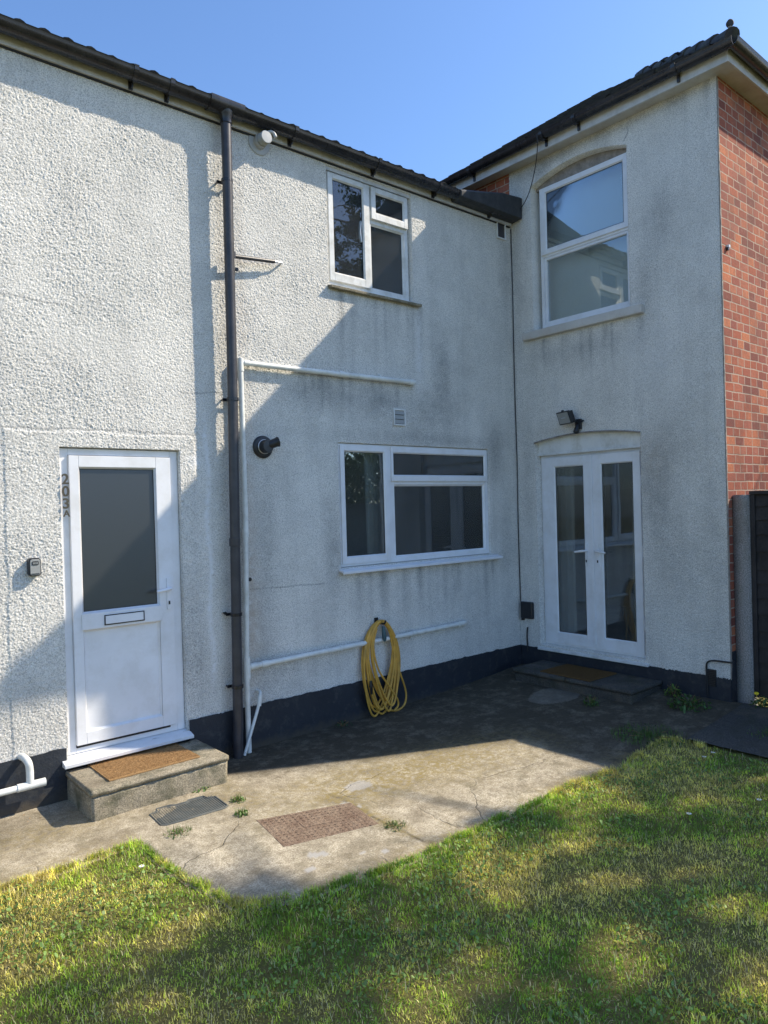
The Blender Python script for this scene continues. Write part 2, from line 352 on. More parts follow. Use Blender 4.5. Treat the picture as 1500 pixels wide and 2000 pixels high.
def fbm(X, Y, s, seed=0, o=4):
    t = 0; a = 1; n = 0
    for i in range(o): t = t+a*vnoise(X, Y, s/2**i, seed+i); n += a; a *= .55
    return t/n
def colattr(me, name, RGB):
    at = me.color_attributes.new(name, 'FLOAT_COLOR', 'POINT'); A = np.ones((len(me.vertices), 4), np.float32); A[:, :RGB.shape[1]] = RGB
    at.data.foreach_set('color', A.ravel())

def wall_grid(name, u0, u1, v0, v1, holes, fmap, du, amp, seed, parent, mat='dash', ufar=None, stains=None, rev=.1, flip=False, rag=.012, vtop=None, coarse=None, patch=None):
    us = list(np.arange(u0, u1+1e-6, du)); us[-1] = u1; vs = list(np.arange(v0, v1+1e-6, du)); vs[-1] = v1
    us = np.array(us); vs = np.array(vs)
    for h in holes:
        for k in (0, 1): us[np.argmin(abs(us-h[k]))] = h[k]
        for k in (2, 3): vs[np.argmin(abs(vs-h[k]))] = h[k]
    if coarse is not None: us = np.concatenate([np.arange(coarse, u0-1e-6, .05), us])
    n, m = len(us), len(vs); U, Vv = np.meshgrid(us, vs, indexing='ij'); R = np.random.default_rng(seed)
    def fld(k):
        a = blur(R.random((n, m)), k); return (a-a.mean())/a.std()
    rw = R.random((n, m)); H = .28*fld(1)+.85*(rw-.5)/.289; H = np.clip(H, -1.6, 2.2)*amp*(.6+.75*fbm(U, Vv, .35, seed+40, 3))
    if patch is not None: H += patch(U, Vv)
    H += .006*(fbm(U, Vv, .5, seed, 3)-.5)
    edge = np.ones_like(H)
    zt = Vv.copy()
    for h in holes:
        if len(h) > 4 and h[4] > 0:      # arched head
            inside = (U > h[0]) & (U < h[1]); c = (h[0]+h[1])/2; w = (h[1]-h[0])/2
            dl = h[4]*(1-((U-c)/w)**2); top = h[5]
            wgt = np.where(Vv >= h[3], np.clip((top-Vv)/(top-h[3]), 0, 1), 0)
            zt = np.where(inside, zt+dl*wgt, zt)
    # ragged bottom edge onto the plinth
    zt[:, 0] += rag*(fbm(us*1.0, us*0, .06, seed+5, 4)-.5)*2
    co = fmap(U, zt, H); V = np.stack(co, -1).reshape(-1, 3)
    idx = np.arange(n*m).reshape(n, m)
    keep = np.ones((n-1, m-1), bool); uc = (us[:-1]+us[1:])/2; vc = (vs[:-1]+vs[1:])/2
    for h in holes: keep &= ~((uc[:, None] > h[0]) & (uc[:, None] < h[1]) & (vc[None] > h[2]) & (vc[None] < h[3]))
    a = idx[:-1, :-1][keep]; b = idx[1:, :-1][keep]; c = idx[1:, 1:][keep]; d = idx[:-1, 1:][keep]
    F = np.stack([a, b, c, d], -1)
    V = list(map(tuple, V)) if False else V
    extraV = []; extraF = []; base = n*m
    for h in holes:      # reveals
        i0, i1 = np.argmin(abs(us-h[0])), np.argmin(abs(us-h[1])); j0, j1 = np.argmin(abs(vs-h[2])), np.argmin(abs(vs-h[3]))
        loop = [idx[i, j0] for i in range(i0, i1)]+[idx[i1, j] for j in range(j0, j1)]+[idx[i, j1] for i in range(i1, i0, -1)]+[idx[i0, j] for j in range(j1, j0, -1)]
        d = fmap(np.array(0.), np.array(0.), np.array(-h[6] if len(h) > 6 else -rev)); dn = np.array([float(q) for q in d])-np.array([float(q) for q in fmap(np.array(0.), np.array(0.), np.array(0.))])
        L = len(loop); pts = V[loop].copy(); o0 = np.array([float(q) for q in fmap(np.array(0.), np.array(0.), np.array(0.))])
        ax = int(np.argmax(abs(dn))); back = pts.copy(); back[:, ax] = o0[ax]+dn[ax]
        s = base+sum(len(e) for e in extraV); extraV.append(back)
        for k in range(L):
            k2 = (k+1) % L; extraF.append([loop[k], loop[k2], s+k2, s+k])
    if extraV: V = np.concatenate([V]+extraV); F = np.concatenate([F, np.array(extraF)])
    if flip: F = F[:, ::-1].copy()
    o = link_mesh(name, V, F, mat, parent)
    st = np.zeros((len(V), 3), np.float32)
    if stains: st[:n*m] = stains(U.ravel(), Vv.ravel())
    colattr(o.data, 'stain_shade', st)
    return o
def blob(U, V, u, v, su, sv, a): return a*np.exp(-((U-u)/su)**2-((V-v)/sv)**2)
def drip(U, V, u, vt, w, L, a):  # vertical run of dirt below a point
    t = (vt-V)/L; return a*np.where((t > -.03) & (t < 1), (1-np.clip(t, 0, 1))**.8, 0)*np.exp(-((U-u)/w)**2)

# ================================================================== THE LOWER WING (203A)
ZW = 4.65
wing = thing('terraced_wing', (-3.5, 0, -.25), 'white pebbledashed rear wing with the single front door and black plinth', 'house')
HA = [(-4.722, -3.880, .02, 2.095, 0, 0, .12), (-2.418, -.455, 1.115, 2.208, 0, 0, .1), (-2.462, -1.47, 3.575, 4.60, 0, 0, .1)]
def stA(U, V):
    d = np.zeros(U.shape)
    for a in ((-2.6, 2.62, .35, .12, .55), (-1.95, 2.60, .3, .15, .6), (-1.35, 2.5, .25, .25, .4), (-1.1, 3.0, .12, .35, .55), (-1.0, 2.55, .2, .25, .35), (-.35, 2.15, .12, .3, .6),
              (-1.5, 2.28, 1.0, .06, .4), (-.2, 1.2, .1, .5, .3), (-3.2, .7, .12, .5, .35), (-3.15, 1.6, .1, .5, .3), (-5.0, .3, .4, .25, .3), (-3.8, .6, .12, .4, .3), (-.12, 4.2, .1, .5, .35), (-2.5, 1.3, .08, .4, .5), (-3.0, .35, .5, .12, .3)): d += blob(U, V, *a)
    for k in range(26):
        r = random.Random(k); u = r.uniform(-2.45, -.35); d += drip(U, V, u, 1.07, r.uniform(.015, .05), r.uniform(.25, .8), r.uniform(.15, .5))
    for k in range(14):
        r = random.Random(k+99); u = r.uniform(-2.5, -1.35); d += drip(U, V, u, 3.53, r.uniform(.015, .04), r.uniform(.3, .9), r.uniform(.15, .4))
    for k in range(22):
        r = random.Random(k+199); u = r.uniform(-3.3, -1.45); d += drip(U, V, u, 2.77, r.uniform(.01, .04), r.uniform(.1, .45), r.uniform(.2, .6))
    wv = blob(U, V, 0, 0, 1, 1, 0)+np.exp(-((U+3.66+.012*np.sin(V*9))/.022)**2)*smoothstep(.25, .5, V)*(1-smoothstep(2.2, 2.45, V))*.9
    wv += np.exp(-((U+1.42)/.05)**2)*smoothstep(2.6, 3.0, V)*(1-smoothstep(3.4, 3.55, V))*.5
    wv += blob(U, V, -3.77, 2.02, .05, .05, 1)
    br = blob(U, V, -3.3, .8, .07, .6, .8)+blob(U, V, -3.33, 3.4, .05, .9, .35)+blob(U, V, -3.95, 1.4, .03, .7, .3)+blob(U, V, -3.3, 1.8, .05, .6, .4)
    for (za, ua, ub, sl_) in ((2.215, -5.9, -3.75, .0), (1.93, -5.9, -4.95, .02), (3.1, -5.9, -4.6, -.05), (1.02, -3.35, -2.6, -.03), (2.52, -3.85, -3.5, .1)):
        zc = za+sl_*(U-ua)+.02*(fbm(U, U*0, .15, 70, 4)-.5); d = d+.8*np.exp(-((V-zc)/.005)**2)*((U > ua) & (U < ub))
    return np.stack([np.clip(d*1.2+.08*(fbm(U, V, .8, 401, 4) > .5), 0, 1), np.clip(wv, 0, 1), np.clip(br, 0, 1)], -1)
def patchA(U, V):      # later render patch round the door, and the trowelled edge beside it
    e1 = -5.06+.02*(fbm(V, V*0, .2, 61, 3)-.5); e2 = -3.755+.03*(fbm(V, V*0, .25, 62, 3)-.5); zt = 2.20+.03*(fbm(U, U*0, .3, 63, 3)-.5)
    return .0045*smoothstep(0, .012, U-e1)*smoothstep(0, .012, e2-U)*smoothstep(0, .012, zt-V)
wall_grid('wall', -5.9, -.0, .098, ZW, HA, lambda u, v, h: (u, -h, v), .0050, .0022, 3, wing, stains=stA, coarse=-11.0, patch=patchA)
mb = MB(); mb.box(-11, -4.735, .0, .3, -.45, .10)                 # plinth, with the wing's core behind the roughcast
mb.box(-3.868, .0, -.0, .3, -.45, .10)
mb.box(-4.735, -3.868, .02, .3, -.45, .0)
pl = mb.build('plinth', 'plinth', wing)
# little ragged plinth skin
def skin(name, u0, u1, fmap, parent, top=.104, seed=1, n=300, bot=-.45):
    us = np.linspace(u0, u1, n); zs = np.array([bot, -.2, -.1, 0, .06, top]); U, Z = np.meshgrid(us, zs, indexing='ij')
    H = .006+.007*(fbm(U, Z, .09, seed, 4)-.3); Z = Z.copy(); Z[:, -1] += .022*(fbm(us, us*0, .07, seed+3, 4)-.5)
    co = fmap(U, Z, H); V = np.stack(co, -1).reshape(-1, 3); idx = np.arange(V.shape[0]).reshape(U.shape)
    F = np.stack([idx[:-1, :-1].ravel(), idx[1:, :-1].ravel(), idx[1:, 1:].ravel(), idx[:-1, 1:].ravel()], -1)
    return link_mesh(name, V, F, 'plinth', parent, True)
skin('plinth', -11, -4.736, lambda u, v, h: (u, -h-.004, v), wing, seed=5)
skin('plinth', -3.868, -.012, lambda u, v, h: (u, -h-.002, v), wing, seed=9)
# inner shell of the wing: floors and back walls, seen through the panes
mb = MB(); mb.box(-11, 0, 2.2, 2.4, -.3, 4.7); mb.box(-11, 0, .1, 3.6, -.3, .0); mb.box(-11, 0, .1, 3.6, 2.5, 2.6); mb.box(-11, 0, .1, 3.6, 4.62, 4.7)
mb.box(-11, -10.9, .1, 3.6, 0, 4.6); mb.box(-3.3, -3.2, .1, 3.6, 0, 4.62); mb.box(-.1, -.004, .1, 3.6, 0, 4.62)
mb.build('interior_walls', 'roomdk', wing)
mb = MB()
for (a, b_, c, d) in ((-11, -4.735, .05, 4.62), (-3.868, -2.43, .0, 4.62), (-.445, -.0, .0, 4.62)): mb.box(a, b_, .115, .15, c, d)
mb.box(-2.43, -.445, .115, .15, .0, 1.1); mb.box(-2.43, -.445, .115, .15, 2.22, 3.56); mb.box(-1.46, -.445, .115, .15, 3.56, 4.62); mb.box(-4.735, -3.868, .125, .15, 2.1, 4.62)
mb.build('inner_leaf', 'room', wing)

# windows / doors in a wall-plane frame: P(u,z,d) with d = distance out of the wall
class Pl:
    def __init__(s, kind): s.k = kind
    def box(s, mb, u0, u1, z0, z1, d0, d1):
        if s.k == 'A': mb.box(u0, u1, -d1, -d0, z0, z1)
        else: mb.box(-d1, -d0, u0, u1, z0, z1)
    def pt(s, u, z, d): return (u, -d, z) if s.k == 'A' else (-d, u, z)
    def rect(s, mb, u0, u1, z0, z1, w, d0, d1, wb=None, wt=None):
        wb = wb or w; wt = wt or w
        s.box(mb, u0, u0+w, z0, z1, d0, d1); s.box(mb, u1-w, u1, z0, z1, d0, d1)
        s.box(mb, u0+w, u1-w, z0, z0+wb, d0, d1); s.box(mb, u0+w, u1-w, z1-wt, z1, d0, d1)
    def bead(s, mb, u0, u1, z0, z1, w, d0, d1):   # chamfered glazing bead around a pane
        n0 = len(mb.V); co = [(u0, z0), (u1, z0), (u1, z1), (u0, z1)]; ci = [(u0+w, z0+w), (u1-w, z0+w), (u1-w, z1-w), (u0+w, z1-w)]
        for (a, b_) in co: mb.V.append(s.pt(a, b_, d1))
        for (a, b_) in ci: mb.V.append(s.pt(a, b_, d0))
        for k in range(4): mb.F.append([n0+k, n0+(k+1) % 4, n0+4+(k+1) % 4, n0+4+k])
PA, PB = Pl('A'), Pl('B')
def pane(P, parent, u0, u1, z0, z1, d, mat='glass'):
    mb = MB(); P.box(mb, u0, u1, z0, z1, d-.004, d); o = mb.build('pane', mat, parent)
    g = MB(); P.rect(g, u0-.001, u1+.001, z0-.001, z1+.001, .006, d+.0005, d+.004); g.build('seal', 'seal', parent)
    return o
def sash(P, parent, u0, u1, z0, z1, d, gl, name='sash', mat='upvc', gm='glass', th=.03):
    """raised sash with chamfered bead round the glass rectangle gl"""
    g0, g1, h0, h1 = gl; mb = MB(); bw = .012
    P.box(mb, u0, g0-bw, z0, z1, d-th, d); P.box(mb, g1+bw, u1, z0, z1, d-th, d)
    P.box(mb, g0-bw, g1+bw, z0, h0-bw, d-th, d); P.box(mb, g0-bw, g1+bw, h1+bw, z1, d-th, d)
    o = mb.build(name, mat, parent, bevel=.003)
    b = MB(); P.bead(b, g0-bw, g1+bw, h0-bw, h1+bw, bw, d-.017, d-.001); b.build('bead', mat, o)
    pane(P, o, g0-.004, g1+.004, h0-.004, h1+.004, d-.018, gm); return o
# ---- ground floor window
def lever(P, parent, u, z, d, length, dirn, mat='upvc', z2=None, name='handle'):
    mb = MB(); P.box(mb, u-.014, u+.014, z-.15, z+.075, d, d+.012)
    p = [P.pt(u, z, d+.01), P.pt(u, z, d+.045), P.pt(u+dirn*.02, z, d+.055), P.pt(u+dirn*length, z-.012, d+.05)]
    mb.tube(p, [.012, .012, .013, .010], 10); o = mb.build(name, mat, parent, autosm=True)
    k = MB(); P.box(k, u-.006, u+.006, z-.115, z-.09, d+.012, d+.016); k.build('keyhole', 'black', o); return o
def at(u, z, P=PA): return Vector(P.pt(u, z, 0))
w1 = link_mesh('window', *(lambda m: (PA.rect(m, -2.412, -.462, 1.122, 2.203, .045, -.09, -.02), (m.V, m.F))[1])(MB()), 'upvc', wing)
mb = MB(); PA.box(mb, -1.835, -1.760, 1.167, 2.158, -.09, -.021); PA.box(mb, -1.760, -.507, 1.842, 1.900, -.088, -.0215); mb.build('mullion', 'upvc', w1, bevel=.003)
sash(PA, w1, -2.392, -1.838, 1.145, 2.188, -.003, (-2.335, -1.895, 1.213, 2.128))
sash(PA, w1, -1.800, -.476, 1.872, 2.188, -.003, (-1.765, -.522, 1.935, 2.128))
pane(PA, w1, -1.762, -.505, 1.165, 1.842, -.045)
mb = MB(); PA.bead(mb, -1.764, -.505, 1.163, 1.844, .018, -.043, -.0225); mb.build('bead', 'upvc', w1)
mb = MB(); mb.sweep([(0, -.075, -.012), (0, -.075, .006), (0, -.068, .012), (0, .09, .045), (0, .09, .03), (0, -.055, -.003), (0, -.06, -.016)], (-2.445, 0, 1.078), (-.352, 0, 1.078), True)
mb.build('sill', 'upvc', w1, bevel=.002)
# ---- first floor window, weathered
w2 = link_mesh('window', *(lambda m: (PA.rect(m, -2.452, -1.494, 3.586, 4.566, .045, -.10, -.035), (m.V, m.F))[1])(MB()), 'upvc_old', wing)
w2['label'] = 'weathered upper window with a mossy sill'
mb = MB(); PA.box(mb, -1.992, -1.945, 3.631, 4.521, -.1, -.036); PA.box(mb, -1.945, -1.539, 4.225, 4.275, -.1, -.0365); mb.build('mullion', 'upvc_old', w2, bevel=.003)
sash(PA, w2, -2.438, -1.975, 3.618, 4.555, -.012, (-2.375, -2.055, 3.70, 4.50), mat='upvc_old')
sash(PA, w2, -1.952, -1.505, 4.262, 4.555, -.010, (-1.888, -1.562, 4.335, 4.495), mat='upvc_old')
pane(PA, w2, -1.947, -1.537, 3.629, 4.227, -.058)
mb = MB(); PA.bead(mb, -1.949, -1.537, 3.627, 4.229, .018, -.056, -.0375); mb.build('bead', 'upvc_old', w2)
mb = MB(); mb.sweep([(0, -.05, -.012), (0, -.052, .008), (0, .1, .04), (0, .1, .02), (0, -.04, -.016)], (-2.475, 0, 3.547), (-1.405, 0, 3.547), True)
mb.build('sill', 'step', w2, bevel=.002)
mb = MB(); mb.box(-2.462, -1.47, .012, .1, 4.567, 4.66); mb.build('window_head', 'fascia', w2)
mb = MB(); mb.tube(bez([(-2.075, .075, 4.20), (-2.06, .04, 4.22), (-2.07, .035, 4.12), (-2.06, .035, 4.03)], 5), .009, 8); mb.build('handle', 'upvc', w2, smooth=True)
# curtains and blinds inside
def curtain(P, parent, u0, u1, z0, z1, d, mat='curtain', folds=6, amp=.03, name='curtain'):
    us = np.linspace(u0, u1, folds*10+1); zs = np.linspace(z0, z1, 8); V = []; F = []
    for i, u in enumerate(us):
        for z in zs: V.append(P.pt(float(u), float(z), d+amp*math.sin(2*math.pi*folds*(u-u0)/(u1-u0)+.4*math.sin(z*2))*(1.15-.3*(z-z0)/(z1-z0))))
    m = len(zs)
    for i in range(len(us)-1):
        for j in range(m-1): F.append([i*m+j, (i+1)*m+j, (i+1)*m+j+1, i*m+j+1])
    o = link_mesh(name, V, F, mat, parent)
    for p in o.data.polygons: p.use_smooth = True
    return o
curtain(PA, w2, -1.78, -1.50, 3.45, 4.62, -.16, folds=4, amp=.02); curtain(PA, w2, -1.95, -1.85, 3.45, 4.62, -.3, folds=1, mat='room')
curtain(PA, w1, -1.98, -1.80, 1.0, 2.3, -.18, folds=3, mat='curtain', amp=.02); curtain(PA, w1, -.66, -.45, 1.0, 2.3, -.18, folds=4, amp=.02)
# ---- front door
dr = thing('front_door', (-4.30, .05, .0), None, None); dr.parent = wing; dr.location = Vector((-4.30, .05, 0))-wing.location; WL[dr.name] = (-4.30, .05, 0)
mb = MB(); PA.rect(mb, -4.719, -3.886, .039, 2.089, .058, -.11, -.03, wb=.05, wt=.045); mb.build('door_frame', 'upvc', dr, bevel=.003)
leaf = MB(); L0, L1 = -4.6605, -3.950
bw = .012; g = (-4.585, -4.072, .985, 1.951); q = (-4.585, -4.075, .185, .846)
PA.box(leaf, L0, g[0]-bw, .093, 2.040, -.06, -.008); PA.box(leaf, g[1]+bw, L1, .093, 2.040, -.06, -.008)
PA.box(leaf, g[0]-bw, g[1]+bw, g[3]+bw, 2.040, -.06, -.008); PA.box(leaf, g[0]-bw, g[1]+bw, q[3]+bw, g[2]-bw, -.06, -.008); PA.box(leaf, g[0]-bw, g[1]+bw, .093, q[2]-bw, -.06, -.008)
lf = leaf.build('door_leaf', 'upvc', dr, bevel=.003)
mb = MB(); PA.bead(mb, g[0]-bw, g[1]+bw, g[2]-bw, g[3]+bw, bw, -.03, -.009); PA.bead(mb, q[0]-bw, q[1]+bw, q[2]-bw, q[3]+bw, bw, -.028, -.009); mb.build('bead', 'upvc', lf)
mb = MB(); PA.box(mb, q[0], q[1], q[2], q[3], -.04, -.028); mb.build('panel', 'upvc', lf)
pane(PA, lf, g[0]-.003, g[1]+.003, g[2]-.003, g[3]+.003, -.031, 'glass_dk')
mb = MB(); PA.box(mb, g[0]-.025, g[1]+.025, .862, .972, -.0075, .006); mb.build('mid_rail', 'upvc', lf, bevel=.004)
mb = MB(); PA.rect(mb, -4.462, -4.182, .880, .950, .006, .0065, .013); lb = mb.build('letterbox', 'black', lf)
mb = MB(); PA.box(mb, -4.455, -4.189, .887, .943, .0065, .0125); mb.build('flap', 'upvc', lb, bevel=.002)
lever(PA, lf, -3.992, 1.088, -.008, .105, -1)
mb = MB(); mb.sweep([(0, -.07, -.018), (0, -.072, .004), (0, .05, .036), (0, .05, -.018)], (-4.765, 0, .002), (-3.862, 0, .002), True); mb.build('threshold', 'upvc', dr, bevel=.002)
mb = MB(); PA.box(mb, -4.66, -4.0, .076, .090, -.045, -.02); mb.build('weather_bar', 'seal', dr)

# ---- eaves of the wing
mb = MB(); mb.box(-11, -.02, -.032, -.006, 4.624, 4.80); mb.build('fascia', 'fascia', wing)
mb = MB(); mb.box(-11, -.02, -.014, .0, 4.612, 4.6235); mb.build('shadow_gap', 'seal', wing)
GY, GZ, GR = -.100, 4.716, .064
def gutter(mb, p0, p1, c, r, ax):     # half round with turned lip; ax: outward unit
    prof = []
    for k in range(13):
        a = math.pi*k/12; prof.append((ax[0]*-math.cos(a)*r, ax[1]*-math.cos(a)*r, -math.sin(a)*r))
    inner = [(p[0]*.93, p[1]*.93, p[2]*.93+.0) for p in prof[::-1]]
    lip = [(ax[0]*(r+.004), ax[1]*(r+.004), .007), (ax[0]*(r-.003), ax[1]*(r-.003), .010)]
    mb.sweep(prof+lip+inner, p0, p1, True)
gt = MB(); gutter(gt, (-11, GY, GZ), (-.05, GY, GZ), None, GR, (0, -1)); gA = gt.build('gutter', 'gutter', wing, autosm=True)
for x in (-5.3, -4.181, -3.918, -2.86, -1.976, -1.213, -.4):
    mb = MB()
    for w_, rr in ((.016, GR+.006),):
        pts = [(-math.cos(math.pi*k/12)*rr, -math.sin(math.pi*k/12)*rr) for k in range(13)]
        mb.sweep([(0, -a, b_) for a, b_ in pts]+[(0, -(rr+.004), .014), (0, -(rr-.008), .016)]+[(0, -a*.86, b_*.86) for a, b_ in pts[::-1]], (x-w_, GY, GZ), (x+w_, GY, GZ), True)
    mb.box(x-.014, x+.014, -.0345, -.05, GZ-.10, GZ-.02); mb.box(x-.004, x+.004, -.05, -.085, GZ-.095, GZ-.05)
    mb.build('gutter_bracket', 'gutter', gA)
mb = MB(); rr = GR+.010
pts = [(-math.cos(math.pi*k/12)*rr, -math.sin(math.pi*k/12)*rr) for k in range(13)]
mb.sweep([(0, -a, b_) for a, b_ in pts]+[(0, -rr, .018), (0, -(rr-.012), .018)]+[(0, -a*.84, b_*.84) for a, b_ in pts[::-1]], (-3.62, GY, GZ), (-3.34, GY, GZ), True)
mb.lathe((-3.47, GY, GZ-.045), (0, 0, -1), [(0, .06), (.03, .055), (.05, .046), (.09, .045), (.09, .03)], 20)
mb.build('gutter_outlet', 'gutter', gA, autosm=True)
# dark patched flashing box where the gutter dies into the tall house
mb = MB(); n0 = len(mb.V)
for x, t in ((-.95, 4.735), (-.62, 4.80), (-.30, 4.868), (-.010, 4.895)):
    mb.V += [(x, -.172, 4.66), (x, -.178, t-.02), (x, -.150, t), (x, -.004, t+.02), (x, -.035, 4.645)]
for i in range(3):
    for k in range(5): a = n0+i*5+k; b_ = n0+i*5+(k+1) % 5; mb.F.append([a, b_, b_+5, a+5])
mb.F.append([n0+k for k in range(5)]); mb.F.append([n0+15+k for k in range(5)][::-1])
mb.build('flashing', 'lead', wing, bevel=.008)
# downpipe
dp = MB(); dp.tube([(-3.47, GY, GZ-.12), (-3.47, GY, 4.5), (-3.475, -.092, 2.6), (-3.51, -.088, .0), (-3.52, -.088, gzf(-3.5)-.02)], .0385, 22)
dpo = dp.build('downpipe', 'pipe', wing, smooth=True)
for z, x in ((4.15, -3.471), (2.49, -3.477), (.85, -3.50), (.30, -3.507)):
    mb = MB(); mb.lathe((x, -.092, z-.012), (0, 0, 1), [(0, .0395), (0, .045), (.024, .045), (.024, .0395)], 22)
    mb.box(x-.06, x+.06, -.046, -.038, z-.011, z+.011); mb.box(x-.052, x-.042, -.046, -.0, z-.006, z+.006); mb.box(x+.042, x+.052, -.046, .0, z-.006, z+.006)
    mb.build('pipe_clip', 'gutter', dpo)
for z in (1.37,):
    mb = MB(); mb.lathe((-3.494, -.0905, z), (0, 0, 1), [(0, .039), (.004, .043), (.06, .043), (.064, .039)], 22); mb.build('pipe_collar', 'pipe', dpo, smooth=True)
# waste pipes
mb = MB(); mb.tube([(-3.376, -.045, 2.786), (-3.370, -.045, 1.6), (-3.402, -.050, .4), (-3.405, -.055, gzf(-3.4)-.02)], .0215, 16)
wp = mb.build('waste_pipe', 'waste', wing, smooth=True)
for a, b_ in (((-3.376, -.045, 2.72), (-3.376, -.045, 2.82)), ((-3.374, -.045, 1.43), (-3.376, -.045, 1.50)), ((-3.395, -.049, .33), (-3.396, -.049, .50))):
    m2 = MB(); m2.tube([a, b_], .026, 16); m2.build('pipe_socket', 'waste', wp, smooth=True)
mb = MB(); mb.tube([(-3.376, -.045, 2.79), (-2.4, -.045, 2.792), (-1.56, -.045, 2.80), (-1.53, -.040, 2.802), (-1.515, .0, 2.802)], .0215, 16)
wp2 = mb.build('waste_pipe', 'waste', wing, smooth=True)
for x in (-3.35, -2.42, -1.60):
    m2 = MB(); m2.tube([(x, -.045, 2.79+(x+3.35)*.005), (x+.05, -.045, 2.79+(x+3.35)*.005)], .026, 16); m2.build('pipe_socket', 'waste', wp2, smooth=True)
for x in (-2.75, -1.95):
    m2 = MB(); m2.box(x, x+.012, -.045, -.0, 2.815, 2.835); m2.build('pipe_clip', 'waste', wp2)
mb = MB(); mb.tube([(-3.396, -.049, .42), (-3.2, -.049, .424), (-1.0, -.045, .456), (-.93, -.045, .457), (-.905, -.03, .457), (-.90, .0, .457)], .0215, 16)
wp3 = mb.build('waste_pipe', 'waste', wing, smooth=True)
for x in (-3.37, -3.27, -1.02):
    m2 = MB(); m2.tube([(x, -.049, .42+(x+3.4)*.0153), (x+.06, -.049, .421+(x+3.4)*.0153)], .0265, 16); m2.build('pipe_socket', 'waste', wp3, smooth=True)
for x in (-2.5, -1.65):
    m2 = MB(); m2.lathe((x, -.049, .42+(x+3.4)*.0153), (1, 0, 0), [(0, .0225), (0, .027), (.015, .027), (.015, .0225)], 14); m2.box(x, x+.015, -.03, 0, .40, .42); m2.build('pipe_clip', 'waste', wp3)
mb = MB(); mb.tube(bez([(-3.29, .0, .215), (-3.29, -.05, .212), (-3.302, -.07, .18), (-3.33, -.078, .09), (-3.47, -.10, gzf(-3.45)+.01)], 6), .0125, 12)
wp4 = mb.build('waste_pipe', 'waste', wing, smooth=True)
m2 = MB(); m2.tube([(-3.301, -.07, .19), (-3.318, -.076, .11)], .018, 12); m2.build('pipe_socket', 'waste', wp4, smooth=True)
# low-left pipe with elbow
mb = MB(); mb.tube([(-8, -.1, -.065), (-4.915, -.1, -.050)], .0205, 18)
wp5 = mb.build('waste_pipe', 'waste', wing, smooth=True)
m2 = MB(); m2.tube([(-5.06, -.1, -.050), (-4.895, -.1, -.050)], .0255, 18); m2.build('pipe_socket', 'waste', wp5, smooth=True)
m2 = MB(); m2.tube(bez([(-4.985, -.1, -.04), (-4.985, -.1, .04), (-4.99, -.095, .088), (-5.0, -.06, .112), (-5.01, -.0, .115)], 6), .0225, 18); m2.build('elbow', 'waste', wp5, smooth=True)
# overflow spur off the downpipe
mb = MB(); mb.tube([(-3.43, -.085, 3.59), (-3.05, -.06, 3.632)], .016, 12); mb.box(-3.445, -3.425, -.11, -.05, 3.57, 3.62)
ov = mb.build('overflow_pipe', 'pipe', wing, smooth=False)
m2 = MB(); m2.tube([(-3.05, -.06, 3.632), (-2.97, -.045, 3.642), (-2.955, .0, 3.644)], .009, 10); m2.build('spout', 'steel', ov, smooth=True)

# ---- roof of the wing
def tile_roof(name, org, du, dv, nrm, U0, U1, rows, gauge, sp, amp, mat, parent, clip=None, jit=.004, prof='roll', seed=0, lipt=.02):
    """du along the eave, dv up the slope; every tile its own little shell, joined in one surface"""
    R = random.Random(seed); V = []; F = []; org = Vector(org); du = Vector(du); dv = Vector(dv); nrm = Vector(nrm)
    n = int((U1-U0)/sp)
    for r in range(rows):
        for k in range(n):
            u = U0+k*sp+(sp/2 if (prof == 'flat' and r % 2) else 0); j = R.uniform(-jit, jit); jv = R.uniform(-jit, jit)
            if clip and not clip(u+sp/2, r*gauge): continue
            n0 = len(V); m = 7 if prof == 'roll' else 2
            for (v, h) in ((r*gauge+jv, lipt+j), (r*gauge+gauge*1.08+jv, .0)):
                for q in range(m):
                    t = q/(m-1); uu = u+t*sp*(.985 if prof == 'flat' else 1)
                    hh = amp*(max(0, math.sin(math.pi*(t*1.7-.35)))**.8 if .2 < t < .8 else 0) if prof == 'roll' else 0
                    V.append(tuple(org+du*uu+dv*v+nrm*(h+hh)))
            for q in range(m): V.append(tuple(Vector(V[n0+q])-nrm*(lipt*.9)))
            for q in range(m-1):
                F.append([n0+q, n0+q+1, n0+m+q+1, n0+m+q]); F.append([n0+q, n0+2*m+q, n0+2*m+q+1, n0+q+1])
    return link_mesh(name, V, F, mat, parent)
pa = math.radians(27)
tile_roof('roof', (0, -.065, 4.754), (1, 0, 0), (0, math.cos(pa), math.sin(pa)), (0, -math.sin(pa), math.cos(pa)), -11, -.02, 12, .30, .147, .020, 'tileA', wing, seed=2)
mb = MB(); c, s_ = math.cos(pa), math.sin(pa)
mb.V += [(-11, -.05, 4.780), (0, -.05, 4.780), (0, -.05+3.8*c, 4.780+3.8*s_), (-11, -.05+3.8*c, 4.780+3.8*s_), (-11, 3.9, 4.6), (0, 3.9, 4.6)]; mb.F += [[0, 1, 2, 3], [3, 2, 5, 4]]
mb.build('roof_deck', 'tileA', wing)

